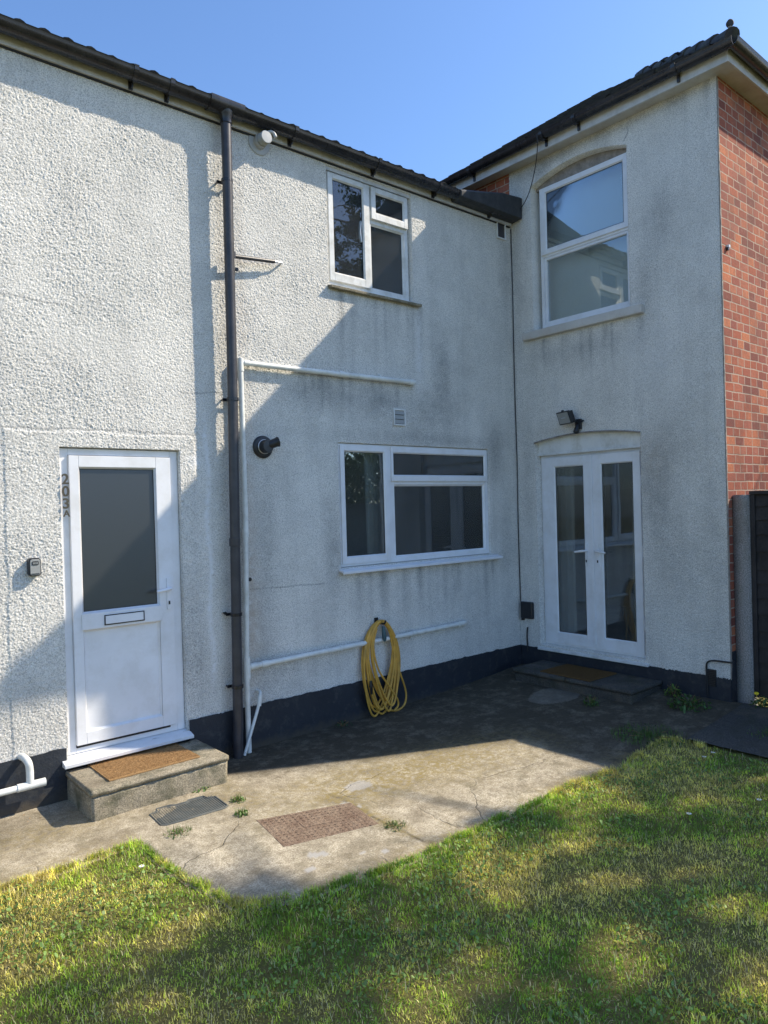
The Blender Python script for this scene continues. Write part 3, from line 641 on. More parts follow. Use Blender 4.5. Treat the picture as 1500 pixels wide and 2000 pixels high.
# ================================================================== THE TALL HOUSE
house = thing('tall_house', (1.5, -.6, -.1), 'taller two storey house with a pebbledash face, red brick side wall and hipped tiled roof', 'house')
YE = -2.25; ZB = 5.215
HB = [(-1.465, -.258, .135, 2.262, .055, 2.7, .16), (-1.396, -.277, 3.44, 4.962, .105, 5.20, .16)]
def stB(U, V):
    d = np.zeros(U.shape)
    for a in ((-1.72, 4.2, .14, .3, .5), (-1.62, 1.7, .16, .45, .65), (-1.8, 1.0, .25, .4, .35), (-1.85, 2.2, .2, .3, .25), (-.15, 2.0, .08, .6, .3), (-.9, 3.15, .6, .12, .3), (-.5, 5.12, .5, .08, .4), (-1.5, 5.15, .6, .05, .4),
              (-2.15, 1.0, .1, 1.0, .25), (-.08, 4.0, .06, .8, .3), (-1.55, 3.6, .08, .4, .35)): d += blob(U, V, *a)
    for k in range(22):
        r = random.Random(k+399); d += drip(U, V, r.uniform(-1.55, -.15), 3.33, r.uniform(.01, .04), r.uniform(.15, .6), r.uniform(.1, .4))
    for k in range(20):
        r = random.Random(k+499); d += drip(U, V, r.uniform(-2.2, 0), 5.2, r.uniform(.02, .07), r.uniform(.1, .5), r.uniform(.1, .35))
    crk = np.exp(-((U+1.37+.09*np.clip((V-4.98)/.26, 0, 1)+.012*np.sin(V*40))/.005)**2)*((V > 4.99) & (V < 5.24)); d += crk
    wv = blob(U, V, -1.65, 3.0, .3, .5, .3); br = blob(U, V, -1.6, 2.0, .15, .25, .4)+blob(U, V, -.7, 2.34, .4, .05, .4)
    return np.stack([np.clip(d*1.2+.08*(fbm(U, V, .8, 401, 4) > .5), 0, 1), np.clip(wv, 0, 1), np.clip(br, 0, 1)], -1)
wall_grid('wall', YE, -.0, .083, ZB, HB, lambda u, v, h: (-h, u, v), .0058, .0019, 8, house, stains=stB, flip=True)
mb = MB()
mb.box(.0, .3, YE+.001, -1.475, -.45, .09); mb.box(.0, .3, -.25, .0, -.45, .09); mb.box(.0, .3, -1.475, -.25, -.45, .075); mb.build('plinth', 'plinth', house)
skin('plinth', YE, -1.475, lambda u, v, h: (-h-.002, u, v), house, top=.088, seed=15); skin('plinth', -.25, -.012, lambda u, v, h: (-h-.002, u, v), house, top=.1, seed=19, n=40); skin('plinth', -1.475, -.25, lambda u, v, h: (-h-.002, u, v), house, top=.08, seed=29, n=120)
# brick side wall (slightly ragged render edge in front of it) and the brick above the wing's roof
mb = MB(); mb.box(.006, 6, YE, YE+.1, .30, ZB+.05); mb.build('brick_wall', 'brick', house)
mb = MB(); mb.box(.003, 6, YE-.004, YE+.1, -.45, .32); mb.build('plinth', 'plinth', house)
mb = MB(); mb.box(.001, .1, .0, 1.05, 4.6, ZB+.05); mb.build('brick_wall', 'brick', house)
# torn render edge
us = np.linspace(.09, 5.2, 420); R = np.random.default_rng(4); V = []; F = []
for i, z in enumerate(us):
    e = .002+.012*float(fbm(np.array(z), np.array(0.), .12, 3, 4)); V += [(-.004, YE+.004, z), (-.003-.002*R.random(), YE-e*.7, z), (e*.9, YE-.003-.004*R.random(), z), (.014+e*1.2, YE+.001, z)]
for i in range(len(us)-1):
    for k in range(3): a = i*4+k; F.append([a, a+1, a+5, a+4])
link_mesh('render_edge', V, F, 'mortar', house)
# inner walls
mb = MB(); mb.box(5.9, 6, YE+.1, 1.05, -.1, 5.2); mb.box(.16, 5.9, .95, 1.05, -.1, 5.2); mb.box(.16, 5.9, YE+.1, .95, -.2, .10); mb.box(.16, 5.9, YE+.1, .95, 2.6, 2.7); mb.box(3.2, 3.3, YE+.1, .95, .1, 5.1); mb.box(.16, 5.9, YE+.1, .95, 5.1, 5.2); mb.box(.16, 5.9, YE+.101, YE+.12, .1, 5.1)
mb.build('interior_walls', 'roomdk', house)
mb = MB(); 
for (a, b_, c, d) in ((YE+.1, -1.48, .05, 5.15), (-.24, .95, .05, 5.15)): mb.box(.17, .2, a, b_, c, d)
mb.box(.17, .2, -1.48, -.24, 2.35, 3.4); mb.build('inner_leaf', 'room', house)
# ---- french doors
fd = thing('french_doors', (.1, -.86, .1), None, None); fd.parent = house; fd.location = Vector((.1, -.86, .1))-house.location; WL[fd.name] = (.1, -.86, .1)
mb = MB(); PB.rect(mb, -1.455, -.262, .137, 2.135, .035, -.16, -.085, wt=.04); mb.build('door_frame', 'upvc', fd, bevel=.003)
def fleaf(u0, u1, gl):
    l = sash(PB, fd, u0, u1, .165, 2.098, -.062, gl, name='door_leaf', th=.05); return l
l1 = fleaf(-.880, -.300, (-.782, -.452, .284, 1.995)); l2 = fleaf(-1.418, -.888, (-1.330, -1.003, .284, 1.995))
mb = MB(); PB.box(mb, -.90, -.868, .165, 2.098, -.061, -.052); mb.build('meeting_rail', 'upvc', l1, bevel=.003)
lever(PB, l1, -.815, 1.138, -.062, .11, 1); lever(PB, l2, -.945, 1.138, -.062, .11, -1)
for z in (.45, 1.15, 1.82):
    mb = MB(); mb.tube([(.075, -.292, z-.05), (.075, -.292, z+.05)], .010, 10); PB.box(mb, -.300, -.275, z-.03, z+.03, -.085, -.07); mb.build('hinge', 'upvc', l1)
    mb = MB(); mb.tube([(.075, -1.426, z-.05), (.075, -1.426, z+.05)], .010, 10); mb.build('hinge', 'upvc', l2)
mb = MB(); mb.sweep([(-.03, 0, -.015), (-.03, 0, .006), (.10, 0, .035), (.10, 0, -.015)], (0, -1.50, .098), (0, -.240, .098), True); mb.build('threshold', 'upvc_old', fd, bevel=.002)
n = 24; mb = MB(); n0 = 0       # painted lintel board filling the arch
for k in range(n+1):
    u = -1.462+(1.462-.262)*k/n; c = -.8615; w = .6035; z = 2.264+.055*(1-((u-c)/w)**2)
    mb.V += [(.055, u, 2.136), (.055, u, z)]
for k in range(n): mb.F.append([2*k, 2*k+1, 2*k+3, 2*k+2])
lt = mb.build('lintel_board', 'fascia', fd); lt.data.materials[0] = MT['upvc_old']
mb = MB(); mb.box(.035, .055, -1.462, -.262, 2.128, 2.150); mb.build('drip_bead', 'upvc_old', fd, bevel=.003)
mb = MB()      # thin hood line of the arch
pts = [(-.012, -1.47+1.22*k/24, 2.266+.056*(1-((-1.47+1.22*k/24+.8615)/.61)**2)) for k in range(25)]; mb.tube(pts, .008, 8); mb.build('arch_trim', 'mortar', fd)
curtain(PB, fd, -1.36, -1.22, .14, 2.1, -.25, folds=3, mat='curtain'); curtain(PB, fd, -.52, -.30, .14, 2.1, -.3, folds=3, mat='roomdk')
# ---- sash window above
w3 = link_mesh('window', *(lambda m: (PB.rect(m, -1.39, -.333, 3.470, 4.934, .036, -.15, -.080), (m.V, m.F))[1])(MB()), 'upvc', house)
mb = MB(); PB.box(mb, -1.354, -.369, 4.205, 4.245, -.15, -.081); mb.build('mullion', 'upvc', w3, bevel=.003)
sash(PB, w3, -1.375, -.348, 4.228, 4.918, -.062, (-1.305, -.425, 4.292, 4.862)); pane(PB, w3, -1.35, -.373, 3.51, 4.202, -.112)
mb = MB(); PB.rect(mb, -1.354, -.369, 3.506, 4.2045, .028, -.125, -.088); mb.build('bead', 'upvc', w3, bevel=.004)
mb = MB(); mb.box(.10, .13, -1.40, -.27, 4.935, 5.09); mb.build('arch_infill', 'mortar', w3)
mb = MB(); mb.box(-.062, .12, -1.542, -.166, 3.355, 3.438); mb.build('stone_sill', 'soffit', w3, bevel=.008)
mb = MB(); mb.box(.24, .245, -1.42, -.3, 3.45, 5.0); mb.build('roller_blind', 'blind', w3)
mb = MB(); mb.tube([(.10, -.277, 3.45), (.10, -.277, 4.96)], .001, 4)
# ---- eaves
EX, EY = -.155, YE-.165; ZS = 5.205
mb = MB(); mb.box(EX+.02, .0, EY+.02, 1.05, ZS, ZS+.012); mb.box(.0, 6, EY+.02, YE, ZS, ZS+.012); mb.build('soffit', 'soffit', house)
def bar(mb, a, b_, prof): mb.sweep(prof, a, b_, True)
mb = MB(); mb.box(EX, EX+.02, EY, .93, ZS-.012, ZS+.125); mb.box(EX+.02, 6, EY, EY+.02, ZS-.012, ZS+.125); mb.build('fascia', 'fascia', house, bevel=.002)
mb = MB(); mb.box(EX+.0, EX+.02, .931, 1.0, ZS-.012, ZS+.10); mb.build('fascia_end', 'tileB', house)
gt = MB(); gutter(gt, (EX-.058, EY-.075, ZS+.100), (EX-.058, .86, ZS+.120), None, .053, (-1, 0)); gB = gt.build('gutter', 'gutter', house, autosm=True)
gt = MB(); gutter(gt, (EX-.075, EY-.058, ZS+.100), (6, EY-.058, ZS+.100), None, .053, (0, -1)); gt.build('gutter', 'gutter', house, autosm=True)
for y in (-2.0, -1.0, -.62, .35):
    mb = MB(); rr = .060
    pts = [(-math.cos(math.pi*k/12)*rr, -math.sin(math.pi*k/12)*rr) for k in range(13)]
    zc = ZS+.104; mb.sweep([(-a, 0, b_) for a, b_ in pts]+[(-rr-.003, 0, .013), (-rr+.008, 0, .014)]+[(-a*.84, 0, b_*.84) for a, b_ in pts[::-1]], (EX-.058, y-.02, zc), (EX-.058, y+.02, zc), True)
    mb.box(EX-.02, EX-.002, y-.012, y+.012, ZS+.0, ZS+.08); mb.build('gutter_bracket', 'gutter', gB)
# ---- hipped roof
pb = math.radians(33.5); c, s_ = math.cos(pb), math.sin(pb)
ox, oy, oz = EX-.045, EY-.045, ZS+.130
tile_roof('roof', (ox, oy, oz), (0, 1, 0), (c, 0, s_), (-s_, 0, c), 0, 1.06-oy, 20, .19, .165, 0, 'tileB', house, clip=lambda u, v: u > v*c+.10, jit=.006, prof='flat', seed=5, lipt=.026)
tile_roof('roof', (ox, oy, oz), (1, 0, 0), (0, c, s_), (0, -s_, c), 0, 6.2-ox, 20, .19, .165, 0, 'tileB', house, clip=lambda u, v: u > v*c+.10 and v*c < 1.75, jit=.006, prof='flat', seed=6, lipt=.026)
mb = MB(); H = 3.2*c; h_ = 3.2*s_
mb.V += [(ox, oy, oz-.012), (ox, 1.06, oz-.012), (ox+3.3*c, 1.06, oz-.012+3.3*s_), (ox+3.3*c, oy+3.3*c, oz-.012+3.3*s_)]; mb.F += [[0, 1, 2, 3]]
mb.V += [(6.2, oy, oz-.012), (6.2, oy+1.75, oz-.012+1.75*s_/c), (ox+1.75, oy+1.75, oz-.012+1.75*s_/c), (ox, oy, oz-.012)]; mb.F += [[7, 4, 5, 6]]
mb.V += [(ox+1.75, 1.06, oz), (6.2, 1.06, oz)]; mb.F += [[6, 5, 9, 8]]; mb.build('roof_deck', 'tileB', house)
mb = MB(); R = random.Random(3); dh = Vector((1, 1, s_/c)).normalized()
for k in range(8):
    p0 = Vector((ox, oy, oz+.012))+dh*(k*.36-.03)-Vector((0, 0, .01)); mb.tube([p0+Vector((0, 0, .018)), p0+dh*.38], [.060, .052], 12)
mb.build('hip_tiles', 'tileB', house, smooth=False)
fz = Vector((ox+.01, oy+.01, oz))
mb = MB(); mb.tube([fz+Vector((0, 0, -.02)), fz+Vector((0, 0, .11))], .016, 10); f1 = mb.build('hip_iron', 'mortar', house, smooth=True)
mb = MB(); mb.lathe(fz+Vector((-.0, 0, .145)), (.65, .75, 0), [(-.018, 0), (-.018, .020), (-.012, .028), (.012, .028), (.018, .020), (.018, 0)], 16); mb.V = [(v[0], v[1], (v[2]-fz.z-.145)*1.1+fz.z+.125) for v in mb.V]; mb.build('scroll_end', 'tileB', f1)
mb = MB()
for x, y, sz in ((.55, EY-.06, .03), (.8, EY-.055, .025), (.35, EY-.05, .02), (1.2, EY-.05, .03)):
    mb = MB(); mb.lathe((x, y, oz+.02), (0, 0, 1), [(0, sz), (sz*.6, sz*.8), (sz*1.4, .003)], 7); mb.build('moss_clump', 'tileB', house)
mb = MB(); mb.box(.105, .130, YE-.022, YE, 3.775, 3.798); br_ = mb.build('cable_bracket', 'upvc', house)
m2 = MB(); m2.box(.095, .115, YE-.020, YE, 3.750, 3.7745); m2.build('clip_base', 'black', br_)
# air brick and conduit at the foot of the corner
mb = MB(); mb.box(-.016, -.006, -2.125, -2.045, .005, .15)
for k in range(9): mb.box(-.020, -.0165, -2.121, -2.049, .012+k*.015, .019+k*.015)
mb.build('air_brick', 'black', house)

# ================================================================== FIXTURES (each its own thing)
# house number, four letters screwed down the door frame
hn = thing('house_number', (-4.712, -.012, 1.62), 'dark bronze house number 203A running down the left edge of the front door', 'house number')
def glyph(ch, x, z, size, parent, y=-.014, depth=.005):
    cu = bpy.data.curves.new('digit', 'FONT'); cu.body = ch; cu.size = size; cu.extrude = depth; cu.offset = size*.018; cu.align_x = 'CENTER'
    tmp = bpy.data.objects.new('digit', cu); COL.objects.link(tmp); dg = bpy.context.evaluated_depsgraph_get()
    me = bpy.data.meshes.new_from_object(tmp.evaluated_get(dg)); bpy.data.objects.remove(tmp, do_unlink=True)
    A = np.array([v.co for v in me.vertices]); fs = [list(p.vertices) for p in me.polygons]; bpy.data.meshes.remove(me)
    V = np.stack([x+A[:, 0]*1.0, np.full(len(A), y)-A[:, 2], z+A[:, 1]], -1); return link_mesh('digit', V, fs, 'letter', parent)
glyph('2', -4.692, 1.848, .096, hn); glyph('0', -4.692, 1.767, .096, hn); glyph('3', -4.692, 1.686, .096, hn); glyph('A', -4.690, 1.632, .060, hn)
# key safe
ks = thing('key_safe', (-4.905, 0, 1.255), 'small black and silver push button key safe on the wall left of the front door', 'key safe')
def rprism(mb, x0, x1, z0, z1, y0, y1, r=.015):
    n0 = len(mb.V); P = []
    for cx, cz, a0 in ((x1-r, z1-r, 0), (x0+r, z1-r, 90), (x0+r, z0+r, 180), (x1-r, z0+r, 270)):
        for k in range(6): a = math.radians(a0+18*k); P.append((cx+r*math.cos(a), cz+r*math.sin(a)))
    m = len(P)
    for y in (y0, y1): mb.V += [(p[0], y, p[1]) for p in P]
    for k in range(m): a = n0+k; b_ = n0+(k+1) % m; mb.F.append([a, b_, b_+m, a+m])
    mb.F.append([n0+k for k in range(m)]); mb.F.append([n0+m+k for k in range(m)])
mb = MB(); rprism(mb, -4.940, -4.866, 1.256, 1.372, -.046, .0, .018); mb.build('casing', 'black', ks, bevel=.003)
mb = MB(); rprism(mb, -4.933, -4.873, 1.262, 1.364, -.054, -.0462, .014); mb.build('front_plate', 'silver', ks, bevel=.002)
mb = MB(); rprism(mb, -4.923, -4.883, 1.327, 1.352, -.0565, -.0542, .006); dl = mb.build('dial_window', 'black', ks)
for k in range(4): m2 = MB(); m2.box(-4.918+k*.008, -4.913+k*.008, -.0585, -.0567, 1.333, 1.346); m2.build('number_wheel', 'silver', dl)
mb = MB(); mb.box(-4.926, -4.880, -.0562, -.0542, 1.268, 1.274); mb.build('maker_plate', 'black', ks)
# boiler flues
f = thing('flue_terminal', (-3.13, 0, 4.50), 'white slotted boiler flue terminal with a small elbow, high under the gutter beside the downpipe', 'flue')
mb = MB(); mb.lathe((-3.125, 0, 4.583), (0, -1, 0), [(0, .098), (.008, .098), (.012, .088), (.014, .05)], 32); mb.build('wall_collar', 'clearp', f, smooth=False)
mb = MB(); mb.lathe((-3.125, 0, 4.583), (0, -1, 0), [(.012, .056), (.05, .056), (.055, .052)], 28); mb.lathe((-3.125, 0, 4.583), (0, -1, 0), [(.055, .052), (.057, 0)], 28)
for k in range(4): mb.lathe((-3.125, 0, 4.583), (0, -1, 0), [(.062+k*.015, .048), (.068+k*.015, .050), (.072+k*.015, .044), (.062+k*.015, .040), (.062+k*.015, .048)], 24)
mb.lathe((-3.125, 0, 4.583), (0, -1, 0), [(.12, .050), (.125, .046), (.126, 0)], 24); bd = mb.build('slotted_body', 'clearp', f)
mb = MB(); mb.lathe((-3.125, 0, 4.583), (0, -1, 0), [(.055, .030), (.121, .030)], 20); mb.build('core', 'black', bd)
mb = MB(); mb.tube(bez([(-3.12, -.09, 4.61), (-3.09, -.11, 4.635), (-3.06, -.12, 4.63), (-3.045, -.125, 4.60)], 5), [.015]*15+[.017], 12); mb.build('plume_elbow', 'clearp', f, smooth=True)
f = thing('flue_terminal', (-3.17, 0, 2.05), 'black round boiler flue terminal with a sideways snout, left of the lower window', 'flue')
mb = MB(); mb.lathe((-3.172, 0, 2.143), (0, -1, 0), [(0, .090), (.012, .090), (.022, .078), (.026, .05)], 32); mb.build('wall_collar', 'black', f, smooth=False)
mb = MB(); mb.lathe((-3.172, 0, 2.143), (0, -1, 0), [(.024, .056), (.032, .058), (.036, .054)], 28); mb.build('steel_ring', 'steel', f)
mb = MB(); mb.lathe((-3.172, 0, 2.143), (0, -1, 0), [(.03, .052), (.085, .052), (.094, .046), (.096, 0)], 26); mb.tube(bez([(-3.16, -.06, 2.15), (-3.125, -.085, 2.165), (-3.095, -.10, 2.178)], 5), .036, 18); bd = mb.build('snout', 'black', f, autosm=True)
mb = MB(); mb.lathe((-3.095, -.10, 2.178), (.90, -.32, .25), [(-.01, .036), (.008, .042), (.014, .036), (.0, .028), (-.02, .026)], 20); mb.build('outlet_rim', 'black', bd, smooth=True)
# vents
def vent(loc, hx, hz, label, mat='upvc_old', slats=True):
    x, z = loc; v = thing('wall_vent', (x, 0, z-hz), label, 'vent')
    mb = MB(); PA.rect(mb, x-hx, x+hx, z-hz, z+hz, .014, .0, .018); mb.build('vent_frame', mat, v, bevel=.002)
    mb = MB(); mb.box(x-hx+.014, x+hx-.014, -.006, 0, z-hz+.014, z+hz-.014); mb.build('backing', 'pipe' if not slats else 'seal', v)
    if slats:
        n = 3
        for k in range(n):
            zc = z-hz+.014+(2*hz-.028)*(k+.5)/n; hh = (2*hz-.028)/n/2
            m2 = MB(); m2.sweep([(0, -.016, -hh+.004), (0, -.018, -hh+.004), (0, -.010, hh), (0, -.007, hh)], (x-hx+.014, 0, zc), (x+hx-.014, 0, zc), True); m2.build('louvre', 'silver', v)
    return v
vent((-1.700, 2.467), .074, .078, 'small square grey louvred extractor vent above the lower window')
v = vent((-.168, 4.548), .072, .088, 'small rectangular open vent box under the gutter in the corner', slats=False)
# screws / plugs in the wall
def stub(x, y, z, d, r, label, name='wall_screw'):
    mb = MB(); mb.tube([(x, y, z), (x+d[0], y+d[1], z+d[2])], r, 8); mb.lathe((x+d[0], y+d[1], z+d[2]), d, [(0, r), (0, r*1.8), (.006, r*1.6), (.006, 0)], 10); o = mb.build(name, 'black', None)
    return tag(o, label, 'screw')
stub(-3.338, 0, 1.098, (0, -.03, 0), .009, 'black screw plug right of the white waste pipe, at door handle height')
stub(-3.375, 0, 3.515, (0, -.03, 0), .009, 'black screw plug in the wall under the short overflow spur')
stub(-3.56, 0, .86, (0, -.03, 0), .007, 'short black screw left of the downpipe at hip height')
# floodlight
fl = thing('floodlight', (0, -.80, 2.30), 'black floodlight with motion sensor mounted over the french doors', 'floodlight')
cF = Vector((-.115, -.715, 2.477)); nF = Vector((-.90, .28, -.34)).normalized(); aF = nF.cross(Vector((0, 0, 1))).normalized(); bF = aF.cross(nF)
mb = MB(); mb.obox(cF, aF, bF, nF, .094, .066, .012); mb.obox(cF-nF*.035, aF, bF, nF, .078, .054, .024)
for k in range(-3, 4): mb.obox(cF-nF*.062+aF*.02*k, aF, bF, nF, .003, .045, .010)
mb.obox(cF+bF*.072+aF*.0, aF, bF, nF, .012, .008, .01); mb.build('lamp_body', 'black', fl, bevel=.004)
mb = MB(); mb.obox(cF+nF*.0125, aF, bF, nF, .082, .055, .0015); gl_ = mb.build('lamp_glass', 'silver', fl)
mb = MB(); mb.tube([cF+nF*.015-aF*.03, cF+nF*.015+aF*.035], .005, 8); mb.build('bulb', 'steel', gl_)
mb = MB(); mb.box(-.03, -.0, -.84, -.775, 2.36, 2.46); mb.tube([(-.02, -.80, 2.42), (-.06, -.80, 2.44), (-.085, -.74, 2.455)], .016, 10); mb.tube([(-.02, -.83, 2.43), (-.045, -.885, 2.435)], .010, 8); mb.build('bracket', 'black', fl, bevel=.003)
mb = MB(); mb.tube([(-.025, -.805, 2.40), (-.045, -.805, 2.36), (-.055, -.805, 2.33)], [.016, .026, .028], 14); mb.lathe((-.058, -.805, 2.333), (-.5, 0, -.85), [(0, .028), (.012, .024), (.02, .012), (.022, 0)], 14); mb.build('motion_sensor', 'black', fl, smooth=True)
# junction box and cables by the french doors
jb = thing('junction_box', (0, -.11, .385), 'flat black outdoor socket cover on the wall left of the french doors', 'junction box')
mb = MB(); mb.box(-.045, -.0, -.190, -.032, .395, .575); mb.build('cover', 'black', jb, bevel=.012)
mb = MB(); mb.box(-.03, 0, -.06, -.03, .372, .396); mb.build('gland', 'black', jb, bevel=.004)
def cable(name, pts, r, label, mat='black', n=8):
    mb = MB(); mb.tube(bez(pts, n), r, 8); o = mb.build(name, mat, None, smooth=True); return tag(o, label, 'cable')
cable('wall_cable', [(-.006, -.012, 4.60), (-.004, -.012, 3.8), (-.010, -.010, 2.93), (-.006, -.014, 2.0), (-.012, -.010, 1.4), (-.008, -.012, .75), (-.010, -.018, .52), (-.014, -.035, .45), (-.014, -.05, .42)], .0045, 'thin black cable dropping down the inner corner between the two white walls')
cable('wall_cable', [(-.29, -.60, 5.30), (-.26, -.58, 5.18), (-.18, -.48, 5.02), (-.09, -.33, 4.86), (-.04, -.18, 4.76), (-.02, -.06, 4.72)], .0045, 'loose black cable sagging from the eaves past the upper window to the corner gutter')
cable('wall_cable', [(-.010, -.10, .30), (-.014, -.095, .25), (-.012, -.09, .19), (-.014, -.095, .12), (-.016, -.10, .04)], .008, 'short thick black cable stub under the flat black socket cover')
cable('wall_cable', [(.02, -2.265, .245), (-.012, -2.262, .235), (-.016, -2.20, .232), (-.016, -2.10, .228), (-.018, -2.055, .205), (-.018, -2.045, .15), (-.020, -2.05, .04), (-.022, -2.055, -.09)], .008, 'black cable bending round the foot of the wall corner beside the air brick')

# ---- garden hose on its hook
hs = thing('garden_hose', (-2.03, -.05, gzf(-2.03)), 'coiled yellow garden hose hanging on a wall hook beneath the lower window', 'hose')
RH = random.Random(5); hr = .0090; loops = MB(); zb = gzf(-2.03)+.01
cx = -2.035; hp_ = []
for i in range(11):
    hw = RH.uniform(.055, .105); sh = [-.10, -.02, .05, -.06, .02, .07, -.11, .04, -.04, .06, -.08][i]; zt_ = .612+RH.uniform(-.012, .010); zl = zb+RH.uniform(.0, .10); yb = -.035-.009*(i % 5)-RH.uniform(0, .01)
    N_ = 26
    for k in range(N_):
        t = (k+.5)/N_; c_ = (1-math.cos(2*math.pi*t))/2; e = c_**.42
        hp_.append((cx-.005+sh*c_+hw*math.sin(2*math.pi*t)*(.75+.5*e)*(-1)-(.042*math.sin(2*math.pi*t)*3)*(1-c_), yb-.03*c_-.008*math.sin(9*t+i), zt_-(zt_-zl)*c_**.92))
loops.tube(bez(hp_, 2), hr, 8); loops.build('hose_coil', 'hose', hs, smooth=True)
mb = MB(); mb.tube(bez([(cx+.03, -.06, .60), (cx+.09, -.07, .50), (cx+.13, -.075, .30), (cx+.20, -.08, .10), (cx+.245, -.085, -.03), (cx+.25, -.09, -.12), (cx+.21, -.095, zb+.03), (cx+.12, -.10, zb+.008), (cx+.03, -.09, zb+.03)], 7), hr, 8); mb.build('hose_coil', 'hose', hs, smooth=True)
mb = MB(); mb.tube(bez([(cx-.07, -.08, .56), (cx-.12, -.09, .40), (cx-.08, -.1, .2), (cx+.04, -.11, .02), (cx+.12, -.115, -.10), (cx+.13, -.11, zb+.05), (cx+.08, -.11, zb+.015)], 7), hr, 8); mb.build('hose_coil', 'hose', hs, smooth=True)
mb = MB(); mb.tube([(cx+.015, -.07, .565), (cx+.018, -.075, .50), (cx+.02, -.078, .455), (cx+.022, -.078, .43)], [.014, .020, .019, .011], 12); mb.build('tap_connector', 'hosefit', hs, smooth=True)
mb = MB(); mb.tube([(cx-.165, -.09, .11), (cx-.162, -.092, .055), (cx-.16, -.092, .05), (cx-.158, -.092, -.01)], [.014, .018, .014, .010], 12); mb.build('spray_connector', 'black', hs, smooth=True)
mb = MB(); mb.tube(bez([(cx-.01, 0, .60), (cx-.01, -.06, .592), (cx-.01, -.12, .60), (cx-.01, -.135, .625)], 5), .008, 8); mb.box(cx-.03, cx+.01, -.008, 0, .56, .64); mb.build('wall_hook', 'black', hs)

# ================================================================== GROUND
def grid_obj(name, x0, x1, y0, y1, st, hfun, mat, inside=None, smooth=True, parent=None):
    xs = np.arange(x0, x1+st/2, st); ys = np.arange(y0, y1+st/2, st); X, Y = np.meshgrid(xs, ys, indexing='ij'); Z = hfun(X, Y)
    V = np.stack([X, Y, Z], -1).reshape(-1, 3); idx = np.arange(len(V)).reshape(X.shape)
    k = np.ones((len(xs)-1, len(ys)-1), bool)
    if inside is not None: k = inside((X[:-1, :-1]+X[1:, 1:])/2, (Y[:-1, :-1]+Y[1:, 1:])/2)
    F = np.stack([idx[:-1, :-1][k], idx[1:, :-1][k], idx[1:, 1:][k], idx[:-1, 1:][k]], -1)
    o = link_mesh(name, V, F, mat, parent, smooth); return o, X, Y
o, _, _ = grid_obj('ground', -70, 70, -70, 70, 2.0, lambda X, Y: gz(X, Y)-.06+0*Y, 'soil'); tag(o, kind='structure')
def lawn_edge(x):   # y below which grass grows
    x = np.asarray(x, float); e = np.where(x < -4.62, -.93, -2.08-.045*(x+4.6))
    return e+.07*(fbm(x, x*0, .35, 31, 4)-.5)*2
def in_lawn(X, Y):
    e = lawn_edge(X); t = smoothstep(-4.72, -4.56, X+.10*(fbm(Y, Y*0, .3, 77, 3)-.5)+(Y+.93)*.03); e = e+.22*np.exp(-np.clip(X+4.55, 0, 9)/.16)*(X > -4.62); e = np.where(X < -4.3, -.93*(1-t)+e*t+.05*(fbm(X, X*0, .25, 35, 3)-.5), e)
    r = X < -1.02+.10*(fbm(Y, Y*0, .3, 41, 3)-.5)
    return (Y < e) & r
o, X, Y = grid_obj('lawn_soil', -9, -.6, -8, -.8, .06, lambda X, Y: gz(X, Y)-.008+.010*(fbm(X, Y, .35, 8, 3)-.5), 'soil'); tag(o, kind='structure')
def hp(X, Y): return gz(X, Y)+.008-.014*in_lawn(X, Y)+.008*(fbm(X, Y, .5, 21, 3)-.5)+.003*(fbm(X, Y, .05, 22, 2)-.5)
def in_patio(X, Y): return ~(in_lawn(X, Y+.05) & in_lawn(X+.05, Y)) & (Y > -2.36) & (Y < .02) & (X < .02)
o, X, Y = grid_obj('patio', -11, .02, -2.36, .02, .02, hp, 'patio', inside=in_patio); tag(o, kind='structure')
Xf, Yf = X.ravel(), Y.ravel()
ln_ = -.36-.52*(Xf+3.75); shd = 1-smoothstep(-.10, .16, ln_-Yf); dk = np.maximum(shd*.93*(Xf > -4.0), .9*smoothstep(-1.95, -1.65, Xf+.15*(fbm(Xf, Yf, .2, 5, 3)-.5)))+blob(Xf, Yf, -3.2, -.15, .5, .2, .6)+blob(Xf, Yf, -5.2, -.3, .5, .25, .45)  # house and fence shadow painted into the patio colour, plus two dark patches
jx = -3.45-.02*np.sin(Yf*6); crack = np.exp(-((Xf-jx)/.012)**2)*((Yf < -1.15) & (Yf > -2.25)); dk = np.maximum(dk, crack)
ms = blob(Xf, Yf, -3.45, -1.65, .06, .5, .9)+blob(Xf, Yf, -2.9, -1.2, .7, .22, .75)+blob(Xf, Yf, -2.2, -1.5, .6, .3, .55)+blob(Xf, Yf, -3.9, -.75, .15, .35, .5)+blob(Xf, Yf, -5.0, -.45, .5, .2, .5)+blob(Xf, Yf, -3.3, -.9, .5, .12, .5)
ms = np.maximum(ms, .8*np.exp(-np.clip(Yf-lawn_edge(Xf), 0, 9)/.09))*(Xf < -1.5)+blob(Xf, Yf, -3.0, -1.25, .9, .3, .5)
pt = (((Xf+3.22)/.10)**2+((Yf+1.18)/.075)**2 < 1)*.8+((((Xf+.68)/.30)**2+((Yf+.93)/.20)**2) < 1)*.16
for sx, sy, sr in ((-4.0, -1.77, .035), (-3.955, -1.80, .026), (-3.79, -1.94, .018), (-3.69, -2.01, .02), (-4.10, -1.89, .026), (-3.47, -1.37, .035), (-3.42, -1.45, .015)): pt = np.maximum(pt, ((Xf-sx)**2+(Yf-sy)**2 < sr**2)*1.0)
colattr(o.data, 'stain_shade', np.stack([np.clip(dk*(1-pt*.8), 0, .95), np.clip(ms, 0, 1), np.clip(pt, 0, 1)], -1).astype(np.float32))
